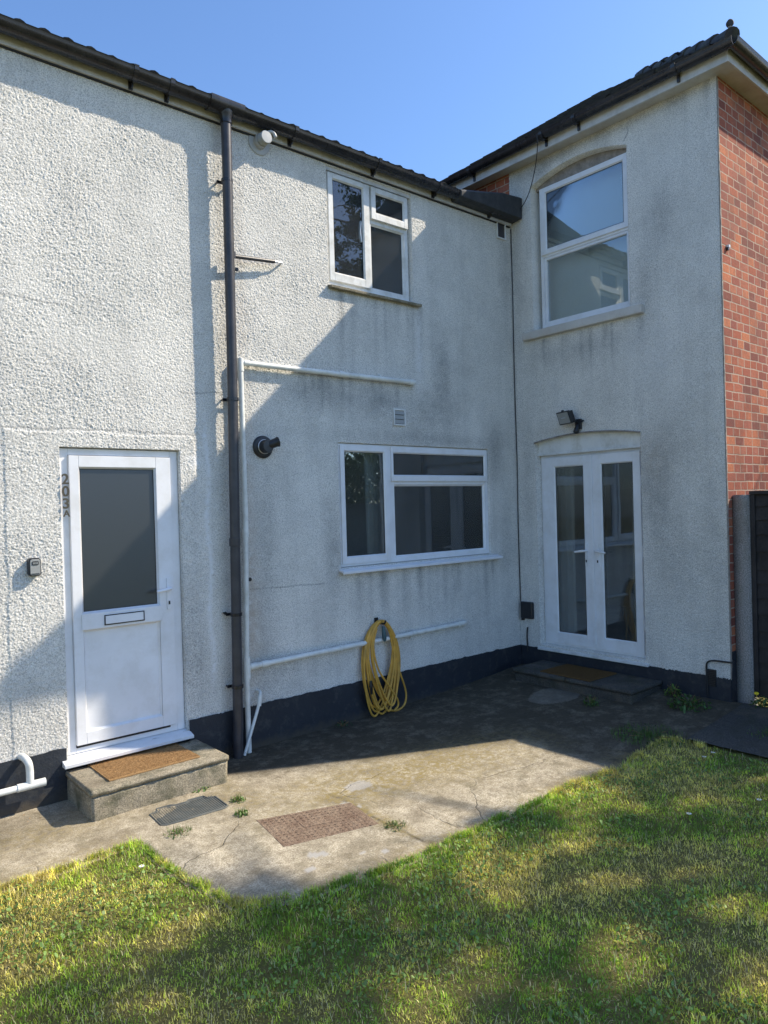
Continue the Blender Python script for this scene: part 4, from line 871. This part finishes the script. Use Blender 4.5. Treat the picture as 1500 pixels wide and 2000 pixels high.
# path slab at the right
o, X, Y = grid_obj('path', -1.0, .02, -7.0, -2.36, .05, lambda X, Y: gz(X, Y)+.018+.003*(fbm(X, Y, .1, 12, 2)-.5), 'slab'); tag(o, kind='structure')
# ---- steps
def rough_box(name, x0, x1, y0, y1, z0, z1, mat, parent=None, amp=.004, st=.02, seed=0, base=None):
    bm = bmesh.new(); bmesh.ops.create_cube(bm, size=1)
    for v in bm.verts: v.co = Vector(((x0+x1)/2+v.co.x*(x1-x0), (y0+y1)/2+v.co.y*(y1-y0), (z0+z1)/2+v.co.z*(z1-z0)))
    bmesh.ops.bevel(bm, geom=list(bm.edges), offset=.006, segments=2, affect='EDGES')
    for ax, (a, b_) in enumerate(((x0, x1), (y0, y1), (z0, z1))):
        n = int((b_-a)/st)
        for k in range(1, n):
            co = [0, 0, 0]; co[ax] = a+(b_-a)*k/n; no = [0, 0, 0]; no[ax] = 1
            bmesh.ops.bisect_plane(bm, geom=list(bm.verts)+list(bm.edges)+list(bm.faces), plane_co=co, plane_no=no)
    bm.normal_update(); R = np.random.default_rng(seed)
    from mathutils import noise as mn
    for v in bm.verts:
        n = v.normal; d = mn.noise(v.co*14)*amp+mn.noise(v.co*55)*amp*.5; v.co += n*d
    me = bpy.data.meshes.new(name); V = [tuple(v.co) for v in bm.verts]; bm.verts.index_update(); F = [[v.index for v in f.verts] for f in bm.faces]; bm.free()
    o = link_mesh(name, V, F, mat, parent, False, base)
    for p in o.data.polygons: p.use_smooth = True
    return o
sA = thing('doorstep', (-4.28, -.25, -.25), 'thick worn concrete doorstep under the white front door', 'step')
rough_box('step_body', -4.738, -3.822, -.490, .0, -.30, -.088, 'step', sA, seed=1, amp=.006); rough_box('step_slab', -4.748, -3.812, -.500, .0, -.086, -.048, 'step', sA, seed=2)
sB = thing('doorstep', (-.27, -.96, -.2), 'low dark weathered doorstep below the french doors', 'step')
rough_box('step_body', -.515, -.012, -1.612, -.32, -.30, -.066, 'slab', sB, seed=3, amp=.006); 
rough_box('step_slab', -.532, -.012, -.93, -.30, -.064, -.022, 'slab', sB, seed=4); rough_box('step_slab', -.532, -.012, -1.63, -.936, -.064, -.024, 'slab', sB, seed=5)
# ---- mats
def coir_mat(x0, x1, y0, y1, z, rot, label, dense=True, tint=1.0):
    cxm, cym = (x0+x1)/2, (y0+y1)/2; t = thing('door_mat', (cxm, cym, z), label, 'mat'); w, d = (x1-x0)/2, (y1-y0)/2
    R = np.random.default_rng(4); n = 24000; px = R.uniform(-w, w, n); py = R.uniform(-d, d, n); h = R.uniform(.006, .013, n); a = R.uniform(0, 6.28, n); L = R.uniform(.003, .008, n); r = .0011
    c, s = math.cos(rot), math.sin(rot)
    q = np.stack([np.stack([px-r*np.sin(a), py+r*np.cos(a), h*0+.004], -1), np.stack([px+r*np.sin(a), py-r*np.cos(a), h*0+.004], -1), np.stack([px+L*np.cos(a), py+L*np.sin(a), h+.006], -1)], 1).reshape(-1, 3)
    q2 = q.copy(); q2[:, 0] = cxm+q[:, 0]*c-q[:, 1]*s; q2[:, 1] = cym+q[:, 0]*s+q[:, 1]*c; q2[:, 2] += z
    F = np.arange(len(q)).reshape(-1, 3); link_mesh('pile', q2, F, 'coir' if dense else MT['coir_dark'], t)
    mb = MB(); ax, ay = Vector((c, s, 0)), Vector((-s, c, 0)); mb.obox((cxm, cym, z+.005), ax, ay, Vector((0, 0, 1)), w+.003, d+.003, .005); mb.build('backing', 'coir' if dense else MT['coir_dark'], t, bevel=.002)
b = NB('coir_dark'); vv = b.coord(); ff = b.noise(vv, 200, 3, .7); b.bsdf(b.mix(ff, (.08, .045, .02), (.23, .14, .06)), .95, b.bump(ff, 1, .006), .1); MT['coir_dark'] = b.m
coir_mat(-4.60, -3.985, -.405, -.005, -.047, .005, 'orange brown coir door mat lying on the concrete step of the front door')
coir_mat(-.485, -.06, -1.19, -.62, -.022, -.03, 'dark brown worn coir mat on the low step under the french doors', dense=False)
# grey rubber mat on the patio
rm = thing('rubber_mat', (-4.23, -.73, gzf(-4.2)), 'grey studded rubber car mat lying flat on the concrete before the front door step', 'mat')
zm = gzf(-4.2)+.006; shp = [(-.23, -.12), (-.20, -.145), (.18, -.145), (.215, -.12), (.215, .075), (.165, .085), (.155, .135), (.05, .14), (.03, .12), (-.05, .12), (-.075, .14), (-.165, .14), (-.18, .09), (-.23, .08)]
ca, sa = math.cos(-.06), math.sin(-.06)
def mt(p, z): return (-4.22+p[0]*ca-p[1]*sa, -.725+p[0]*sa+p[1]*ca, z)
mb = MB(); n = len(shp); mb.V += [mt(p, zm-.006) for p in shp]+[mt(p, zm+.003) for p in shp]
for k in range(n): mb.F.append([k, (k+1) % n, (k+1) % n+n, k+n])
mb.F.append([n+k for k in range(n)]); body = mb.build('mat_body', 'rubbermat', rm)
mb = MB()
mb.tube([mt((p[0]*.97, p[1]*.97), zm+.004) for p in shp+[shp[0]]], .0055, 8); mb.tube([mt((p[0]*.90, p[1]*.86), zm+.003) for p in shp+[shp[0]]], .003, 6); mb.build('rim', 'rubbermat', rm, smooth=True)
mb = MB()
for i in range(26):
    for j in range(15):
        px, py = -.195+i*.0155, -.115+j*.0155
        if py > .10 and (abs(px+.01) < .05): continue
        x, y, _ = mt((px, py), 0); mb.obox((x, y, zm+.0045), Vector((.707, .707, 0)), Vector((-.707, .707, 0)), Vector((0, 0, 1)), .0048, .0022, .0022)
mb.build('studs', 'rubbermat', rm)
# manhole cover
mc = thing('manhole_cover', (-3.75, -1.47, gzf(-3.75)), 'rusty rectangular cast iron drain cover set in the concrete patio', 'manhole cover')
A4 = [Vector((-4.005, -1.165, 0)), Vector((-4.075, -1.585, 0)), Vector((-3.490, -1.735, 0)), Vector((-3.42, -1.365, 0))]
cc = sum(A4, Vector())/4; zt = gzf(-3.75)+.004
def quad(mb, P, z0, z1):
    n0 = len(mb.V); mb.V += [(p.x, p.y, z0) for p in P]+[(p.x, p.y, z1) for p in P]; mb.F += [[n0, n0+1, n0+2, n0+3], [n0+4, n0+5, n0+6, n0+7]]+[[n0+k, n0+(k+1) % 4, n0+(k+1) % 4+4, n0+k+4] for k in range(4)]
mb = MB(); quad(mb, [cc+(p-cc)*1.0 for p in A4], zt-.03, zt+.001); mb.build('frame', 'seal', mc)
mb = MB(); quad(mb, [cc+(p-cc)*.975 for p in A4], zt-.02, zt+.008); pc = mb.build('cover_plate', 'iron', mc, bevel=.003)
mb = MB(); ex = (A4[3]-A4[0]).normalized(); ey = (A4[1]-A4[0]).normalized()
for i in range(16):
    for j in range(11):
        p = A4[0]+ex*(.04+i*.034)+ey*(.035+j*.034)
        if abs((p-cc).dot(ex)) < .11 and abs((p-cc).dot(ey)) < .05: continue
        mb.obox((p.x, p.y, zt+.009), ex, ey, Vector((0, 0, 1)), .0045, .0045, .0015)
mb.build('tread_studs', 'iron', pc)
mb = MB(); q4 = [cc+ex*a+ey*b_ for a, b_ in ((-.10, -.035), (-.10, .035), (.10, .035), (.10, -.035))]; quad(mb, q4, zt, zt+.0105); mb.build('badge_plate', 'iron', pc)
# ---- fence
fn = thing('garden_fence', (.15, -3.0, -.1), 'dark stained overlapping board fence panel with a grey concrete post, meeting the brick corner', 'fence')
pst = rough_box('post', .09, .20, -2.385, -2.251, -.35, 1.655, 'post', fn, st=.05, amp=.002, seed=9)
rough_box('post', .10, .20, -3.70, -3.60, -.35, 1.655, 'post', fn, st=.05, amp=.002, seed=10)
mb = MB(); z = -.06; R = random.Random(2)
while z < 1.62:
    h = R.uniform(.115, .15); y0, y1 = -3.60, -2.386; m = 14; n0 = len(mb.V); o_ = [R.uniform(-.006, .006) for _ in range(m+1)]
    for k in range(m+1):
        y = y0+(y1-y0)*k/m; w = o_[k]
        mb.V += [(.128, y, z+w), (.140, y, z+w), (.155, y, min(z+h+.03, 1.66)), (.146, y, min(z+h+.03, 1.66))]
    for k in range(m):
        for q_ in range(4): a = n0+k*4+q_; b_ = n0+k*4+(q_+1) % 4; mb.F.append([a, b_, b_+4, a+4])
    z += h
mb.build('panel_boards', 'fence', fn)
mb = MB(); mb.box(.105, .195, -3.60, -2.386, 1.655, 1.685); mb.box(.115, .128, -2.425, -2.388, -.06, 1.655); mb.box(.115, .128, -3.598, -3.56, -.06, 1.655); mb.build('capping', 'fence', fn, bevel=.004)

# ================================================================== GREENERY
def grass_mesh(px, py, pz, L, w, tint, name, parent=None, mat='grass', lean=.8, seed=1):
    R = np.random.default_rng(seed); n = len(px); a = R.uniform(0, 2*np.pi, n); ln = np.abs(R.normal(0, 1, n))*lean*.45+.18; ln = np.clip(ln, 0, 1.35)
    dx, dy = np.cos(a), np.sin(a); sx, sy = -dy*w/2, dx*w/2
    m1 = L*.55; h1 = m1*np.cos(ln*.5); r1 = m1*np.sin(ln*.5); h2 = h1+L*.45*np.cos(ln*1.25); r2 = r1+L*.45*np.sin(ln*1.25)
    P = np.empty((n, 5, 3), np.float32)
    P[:, 0] = np.stack([px-sx, py-sy, pz], -1); P[:, 1] = np.stack([px+sx, py+sy, pz], -1)
    P[:, 2] = np.stack([px+dx*r1+sx*.8, py+dy*r1+sy*.8, pz+h1], -1); P[:, 3] = np.stack([px+dx*r1-sx*.8, py+dy*r1-sy*.8, pz+h1], -1)
    P[:, 4] = np.stack([px+dx*r2, py+dy*r2, pz+np.maximum(h2, .004)], -1)
    b0 = np.arange(n)[:, None]*5
    F = np.concatenate([b0+np.array([[0, 1, 2]]), b0+np.array([[0, 2, 3]]), b0+np.array([[3, 2, 4]])])
    o = link_mesh(name, P.reshape(-1, 3), F, mat, parent)
    colattr(o.data, 'tint', np.repeat(tint, 5, axis=0).astype(np.float32)); return o
def project(X, Y, Z):
    d = np.stack([X-CAM.x, Y-CAM.y, Z-CAM.z], -1); z = d@np.array(fw); return 750+FPX*(d@np.array(rt))/z, 1000-FPX*(d@np.array(up))/z, z
def sample_lawn(n, seed):
    R = np.random.default_rng(seed); X = R.uniform(-7.2, -.4, n); Y = R.uniform(-6.0, -.7, n); Z = gz(X, Y)
    k = in_lawn(X, Y); X, Y, Z = X[k], Y[k], Z[k]
    u, v, z = project(X, Y, Z); k = (z > .3) & (u > -420) & (u < 1950) & (v < 2500)
    return X[k], Y[k], Z[k]
GC = np.array([[.16, .30, .035], [.31, .48, .055], [.48, .60, .085], [.66, .64, .15], [.82, .68, .30], [.08, .16, .03]])
def tints(X, Y, seed, straw=1.0):
    R = np.random.default_rng(seed); n = len(X); f = fbm(X, Y, .55, 51, 4); g = fbm(X, Y, .16, 61, 3); yel = blob(X, Y, -2.55, -3.15, .35, .22, 1)+blob(X, Y, -5.3, -1.5, .5, .5, .4)+blob(X, Y, -2.2, -2.55, .4, .15, .5)
    s = np.clip(.5+(f-.5)*3.2+(g-.5)*1.4+yel*.8+R.normal(0, .22, n), 0, 1)*3.4
    i = np.clip(s.astype(int), 0, 3); t = (s-i)[:, None]; C = (GC[i]*(1-t)+GC[i+1]*t)*np.array([1.32, 1.30, .98])
    st = R.random(n) < (.08+.26*np.clip(s/3.4, 0, 1))*straw; C[st] = GC[4]*R.uniform(.6, 1.15, (st.sum(), 1))
    return C*R.uniform(.65, 1.35, (n, 1))*(.55+.9*vnoise(X, Y, .035, 77))[:, None]
X, Y, Z = sample_lawn(620000, 5)
keep = RNG.random(len(X)) < np.clip(.45+1.1*fbm(X, Y, .12, 91, 3)-.2, .25, 1); X, Y, Z = X[keep], Y[keep], Z[keep]
Ln = (.011+.020*RNG.random(len(X)))*(.45+1.1*fbm(X, Y, .07, 71, 3)); 
edge = np.exp(-np.abs(Y-lawn_edge(X))/.12)*(X > -4.7)+np.exp(-np.abs(Y+.95)/.15)*(X < -4.6); Ln *= 1+.9*edge
o = grass_mesh(X, Y, Z-.012, Ln, .0022+.0022*RNG.random(len(X)), tints(X, Y, 3), 'lawn', seed=4, lean=1.5); tag(o, 'short mown lawn grass with straw coloured patches', 'grass', kind='stuff')
R_ = np.random.default_rng(44); Xe = R_.uniform(-6.5, -.9, 420000); Ye = R_.uniform(-2.5, -.8, 420000)
ke = in_lawn(Xe, Ye-.045) & in_lawn(Xe-.045*(Xe > -4.62), Ye) & ~in_lawn(Xe+.03, Ye+.03); ke &= fbm(Xe, Ye, .09, 55, 3) > .40; Xe, Ye = Xe[ke], Ye[ke]
o = grass_mesh(Xe, Ye, gz(Xe)-.004, R_.uniform(.02, .055, len(Xe)), R_.uniform(.0022, .004, len(Xe)), tints(Xe, Ye, 13)*.85, 'lawn_fringe', seed=14, lean=1.9); tag(o, 'ragged longer grass along the edge of the lawn', 'grass', kind='stuff')
# long pale straws lying in the sward
X, Y, Z = sample_lawn(15000, 25); o = grass_mesh(X, Y, Z+.002, RNG.uniform(.025, .055, len(X)), np.full(len(X), .0022), np.array([.70, .60, .33])*RNG.uniform(.5, 1.2, (len(X), 1)), 'dry_straw', seed=9, lean=3.2); tag(o, 'dry pale grass stems lying in the lawn', 'straw', kind='stuff')
# clover / plantain leaflets mixed in the lawn
X, Y, Z = sample_lawn(60000, 15); k = fbm(X, Y, .28, 131, 3) > .56; X, Y, Z = X[k], Y[k], Z[k]
def leaflets(X, Y, Z, r, col, name, seed, tilt=.5, parent=None, h=(.006, .022), mat='weed', elong=1.0):
    R = np.random.default_rng(seed); n = len(X); a = R.uniform(0, 6.28, n); K = 6
    nx, ny = R.normal(0, tilt, n), R.normal(0, tilt, n); rr = r*R.uniform(.6, 1.3, n); P = np.empty((n, K, 3), np.float32); hz = R.uniform(*h, n)
    for k in range(K):
        t = 2*np.pi*k/K; ex = np.cos(t)*rr*elong; ey = np.sin(t)*rr*.62; x = ex*np.cos(a)-ey*np.sin(a); y = ex*np.sin(a)+ey*np.cos(a)
        P[:, k] = np.stack([X+x, Y+y, Z+hz+x*nx+y*ny], -1)
    b0 = np.arange(n)[:, None]*K; F = np.concatenate([b0+np.array([[0, 1, 2]]), b0+np.array([[0, 2, 3]]), b0+np.array([[0, 3, 4]]), b0+np.array([[0, 4, 5]])])
    o = link_mesh(name, P.reshape(-1, 3), F, mat, parent); C = np.array(col)*R.uniform(.6, 1.5, (n, 1)); colattr(o.data, 'tint', np.repeat(C, K, axis=0).astype(np.float32)); return o
o = leaflets(X, Y, Z, .0085, (.17, .27, .06), 'clover', 3); tag(o, 'small clover leaves scattered through the lawn', 'clover', kind='stuff')
# weeds: each plant a thing of its own
def weed(x, y, r, h, nl, label, seed, col=(.06, .12, .03), leafr=.014, cat='weed', grp=None, blades=0):
    R = np.random.default_rng(seed); z = gzf(x)+.0
    a = R.uniform(0, 6.28, nl); q = r*np.sqrt(R.random(nl)); X = x+q*np.cos(a); Y = y+q*np.sin(a)
    Z = np.full(nl, z)+R.random(nl)*h*(1-.6*q/r)
    t = thing('weed', (x, y, z), label, cat, grp)
    leaflets(X, Y, Z, leafr, col, 'leaves', seed, .7, t, (0, .01))
    mb = MB()
    for k in range(6): aa = k*1.05+seed; mb.tube([(x, y, z-.01), (x+math.cos(aa)*r*.3, y+math.sin(aa)*r*.3, z+h*.5), (x+math.cos(aa)*r*.6, y+math.sin(aa)*r*.6, z+h*.8)], .002, 5)
    mb.build('stem', 'leaf', t)
    if blades:
        n = blades; a = R.uniform(0, 6.28, n); q = r*R.random(n); grass_mesh(x+q*np.cos(a), y+q*np.sin(a), np.full(n, z), R.uniform(.03, .03+h, n), np.full(n, .003), np.array([.09, .16, .03])*R.uniform(.6, 1.5, (n, 1)), 'grass_blades', t, seed=seed)['kind'] = 'stuff'
    return t
weed(-.30, -2.02, .17, .11, 170, 'leafy green weed clump at the foot of the wall corner, beside the air brick', 1, blades=60)
weed(-.10, -1.78, .08, .12, 70, 'low yellow green weed against the black plinth between step and wall corner', 2, (.10, .16, .03))
weed(-.72, -1.35, .07, .10, 60, 'small spiky weed growing in front of the low dark step', 3, (.06, .11, .03), .010, blades=40)
weed(-4.02, -.43, .10, .03, 160, 'bright low weed between the thick concrete step and the rubber mat', 4, (.16, .25, .07), .009, blades=80)
weed(-3.93, -.83, .05, .03, 60, 'tiny weed tuft off the right end of the rubber mat', 5, (.12, .22, .05), .007, blades=70)
weed(-4.02, -1.03, .045, .03, 50, 'tiny grass tuft between the rubber mat and the rusty drain cover', 6, (.12, .22, .05), .007, blades=80)
weed(-4.42, -1.00, .08, .02, 30, 'thin grass tuft trailing from the tip of the lawn onto the concrete', 7, (.12, .2, .05), .006, blades=120)
weed(-3.45, -1.82, .07, .03, 60, 'mossy grass tuft in the slab joint right of the rusty drain cover', 8, (.16, .2, .06), .007, blades=60)
weed(-1.10, -2.10, .28, .04, 160, 'patch of low grass creeping over the corner of the concrete patio', 10, (.07, .13, .03), .009, blades=700)
weed(-.55, -2.75, .16, .02, 40, 'thin grass growing in the joint of the dark path slab', 11, (.07, .13, .03), .007, blades=160)
weed(-2.5, -.07, .08, .06, 50, 'small dull weed at the foot of the black plinth left of the hose', 12, (.04, .07, .03), .009, blades=10)
w = weed(.02, -2.48, .09, .10, 90, 'dandelion with a yellow flower at the base of the concrete fence post', 9, (.06, .12, .03), .013, 'dandelion')
mb = MB(); zz = gzf(0)+.115; mb.lathe((-.02, -2.46, zz), (-.3, -.2, .9), [(0, .004), (.004, .016), (.012, .019), (.016, .010), (.017, 0)], 14); mb.tube([(.0, -2.47, zz-.11), (-.02, -2.46, zz)], .0025, 6); mb.build('flower', 'yellow', w)
# daisies
def daisy(x, y, label=None, s=1.0):
    z = gzf(x)+.03; t = thing('daisy', (x, y, gzf(x)), label or 'tiny white daisy flower in the shaded grass', 'daisy', 'daisies in the lawn')
    mb = MB(); K = 11
    for k in range(K):
        a = 2*math.pi*k/K; n0 = len(mb.V); ca, sa = math.cos(a), math.sin(a)
        for rr, w_ in ((.003, .0012), (.008, .0022), (.012, .0008)): mb.V += [(x+(ca*rr-sa*w_)*s, y+(sa*rr+ca*w_)*s, z+.002), (x+(ca*rr+sa*w_)*s, y+(sa*rr-ca*w_)*s, z+.002)]
        mb.F += [[n0, n0+1, n0+3, n0+2], [n0+2, n0+3, n0+5, n0+4]]
    mb.build('petals', 'petal', t); m2 = MB(); m2.lathe((x, y, z+.001), (0, 0, 1), [(0, .0035*s), (.003, .003*s), (.004, 0)], 8); m2.build('centre', 'yellow', t)
    m3 = MB(); m3.tube([(x, y, z-.03), (x, y, z)], .001, 5); m3.build('stalk', 'leaf', t)
for x, y, l in ((-1.28, -2.62, 'daisy in the shaded grass near the dark path, the left of a close pair'), (-1.17, -2.63, 'daisy in the shaded grass near the dark path, the right of a close pair'), (-2.16, -2.95, 'lone daisy in the middle of the lawn, between tree shadows'), (-1.71, -3.16, 'daisy in the lawn at the right edge of the view'), (-4.75, -1.28, 'lone daisy near the tip of the lawn by the front door step')): daisy(x, y, l, 1.3)
# litter: dry leaves and grit
def litter(n, x0, x1, y0, y1, name, label, seed, s=.008, col=(.16, .11, .06)):
    R = np.random.default_rng(seed); X = R.uniform(x0, x1, n); Y = R.uniform(y0, y1, n); Z = gz(X, Y)+.002
    o = leaflets(X, Y, Z, s, col, name, seed, .25, None, (.001, .005)); return tag(o, label, 'litter', kind='stuff')
litter(420, -3.3, -.6, -.16, -.02, 'leaf_litter', 'dry leaves and twigs caught along the foot of the black plinth', 6)
litter(500, -3.4, -.7, -2.0, -.2, 'leaf_litter', 'crumbs and bits of leaf scattered over the shaded patio', 7, .005, (.22, .19, .14))
litter(200, -5.6, -4.8, -.25, -.02, 'leaf_litter', 'dead leaves gathered by the wall left of the front door step', 8, .010, (.30, .19, .10))
litter(500, -4.6, -1.6, -2.05, -.5, 'leaf_litter', 'straw and grit scattered on the sunny concrete', 9, .004, (.34, .27, .14))
litter(140, -.95, -.55, -1.6, -.3, 'leaf_litter', 'crumbs along the front of the low dark step', 10, .006, (.2, .17, .12))

# ---- tree south-east of the garden (outside the frame): dapples the lawn and shows in the panes
tr = thing('garden_tree', (4.9, -7.4, -.2), 'spreading leafy tree beyond the garden, mirrored in the upper window and shading the lawn', 'tree')
mb = MB(); R = random.Random(12); base = Vector((4.9, -7.4, -.2))
mb.tube([base, base+Vector((-.1, .1, 2.4)), base+Vector((-.25, .2, 4.8)), base+Vector((-.3, .3, 7.0)), base+Vector((-.35, .35, 9.6))], [.26, .21, .17, .12, .05], 12)
mb.build('trunk', 'bark', tr, smooth=True)
tips = []; seen = []
mb = MB()
for k in range(34):
    h = R.uniform(4.2, 9.6); st_ = base+Vector((-.25, .25, h)); az = k*2.4+R.uniform(-.3, .3); ln = R.uniform(1.4, 3.3)*(1-.35*(h-4.4)/5); el = R.uniform(.1, .5)
    d = Vector((math.cos(az)*math.cos(el), math.sin(az)*math.cos(el), math.sin(el))); mid = st_+d*ln*.5+Vector((0, 0, R.uniform(-.1, .2))); en = st_+d*ln
    mb.tube([st_, mid, en], [.045, .026, .010], 7)
    for q_ in range(9):
        t_ = R.uniform(.35, 1.05); p = st_+(en-st_)*t_; dd = Vector((R.uniform(-1, 1), R.uniform(-1, 1), R.uniform(-.3, .6)))*R.uniform(.3, .75); qq = p+dd
        gy = qq.y+.518*(qq.z+.25); gx = qq.x-1.02*(qq.z+.25)
        # twigs spaced by where their shadows land, to shape the lawn dapples
        if any((gx-a_)**2/1.9+(gy-b2)**2 < (.235 if gy < -2.2 else .42)**2*1.35 for a_, b2 in seen) or (gy > -1.95) or R.random() < .45: continue
        if gx < -4.4 and R.random() < .75: continue
        seen.append((gx, gy)); tips.append(qq); mb.tube([p, qq], [.012, .004], 5)
mb.build('branches', 'bark', tr)
RN = np.random.default_rng(8); T = np.array([tuple(t) for t in tips]); per = 380; N = len(T)*per
tw = RN.normal(0, 1, (len(T), 3, 3))*np.array([1, 1, .25]); tw /= np.linalg.norm(tw, axis=2)[:, :, None]; pick = RN.integers(0, 3, N); ti = np.repeat(np.arange(len(T)), per)
ln3 = RN.uniform(.25, .62, (len(T), 3)); C = T[ti]+tw[ti, pick]*(ln3[ti, pick]*RN.uniform(-.35, 1, N))[:, None]+RN.normal(0, .062, (N, 3))
a = RN.normal(0, 1, (N, 3)); a /= np.linalg.norm(a, axis=1)[:, None]; b_ = np.cross(a, RN.normal(0, 1, (N, 3))); b_ /= np.linalg.norm(b_, axis=1)[:, None]; s1 = RN.uniform(.032, .060, (N, 1))
P = np.stack([C-a*s1, C+b_*s1*.5, C+a*s1, C-b_*s1*.5], 1).reshape(-1, 3); F = np.arange(len(P)).reshape(-1, 4)
o = link_mesh('crown', P, F, 'bush', tr); tc = np.array([.06, .10, .025])*RN.uniform(.5, 1.6, (N, 1)); colattr(o.data, 'tint', np.repeat(tc, 4, 0).astype(np.float32))

# hedge in the next garden, seen only mirrored in the lower window
hg = thing('garden_hedge', (4.6, -7.6, -.2), 'dense green hedge in the next garden, mirrored in the lower window', 'hedge')
RN = np.random.default_rng(18); N = 42000; C = np.stack([RN.uniform(3.9, 5.2, N), RN.uniform(-12, -3.2, N), RN.uniform(-.2, 2.7, N)], -1); C[:, 2] += .35*fbm(C[:, 1], C[:, 0], .9, 3, 3)*(C[:, 2] > 1.5)
a = RN.normal(0, 1, (N, 3)); a /= np.linalg.norm(a, axis=1)[:, None]; b_ = np.cross(a, RN.normal(0, 1, (N, 3))); b_ /= np.linalg.norm(b_, axis=1)[:, None]; s1 = RN.uniform(.04, .08, (N, 1))
P = np.stack([C-a*s1, C+b_*s1*.5, C+a*s1, C-b_*s1*.5], 1).reshape(-1, 3); o = link_mesh('foliage', P, np.arange(len(P)).reshape(-1, 4), 'bush', hg); tc = np.array([.05, .085, .025])*RN.uniform(.5, 1.6, (N, 1)); colattr(o.data, 'tint', np.repeat(tc, 4, 0).astype(np.float32))
mb = MB()
for k in range(14): mb.tube([(4.55, -11.7+k*.64, -.2), (4.6, -11.6+k*.64, 2.3)], [.06, .02], 6)
mb.build('stems', 'bark', hg)
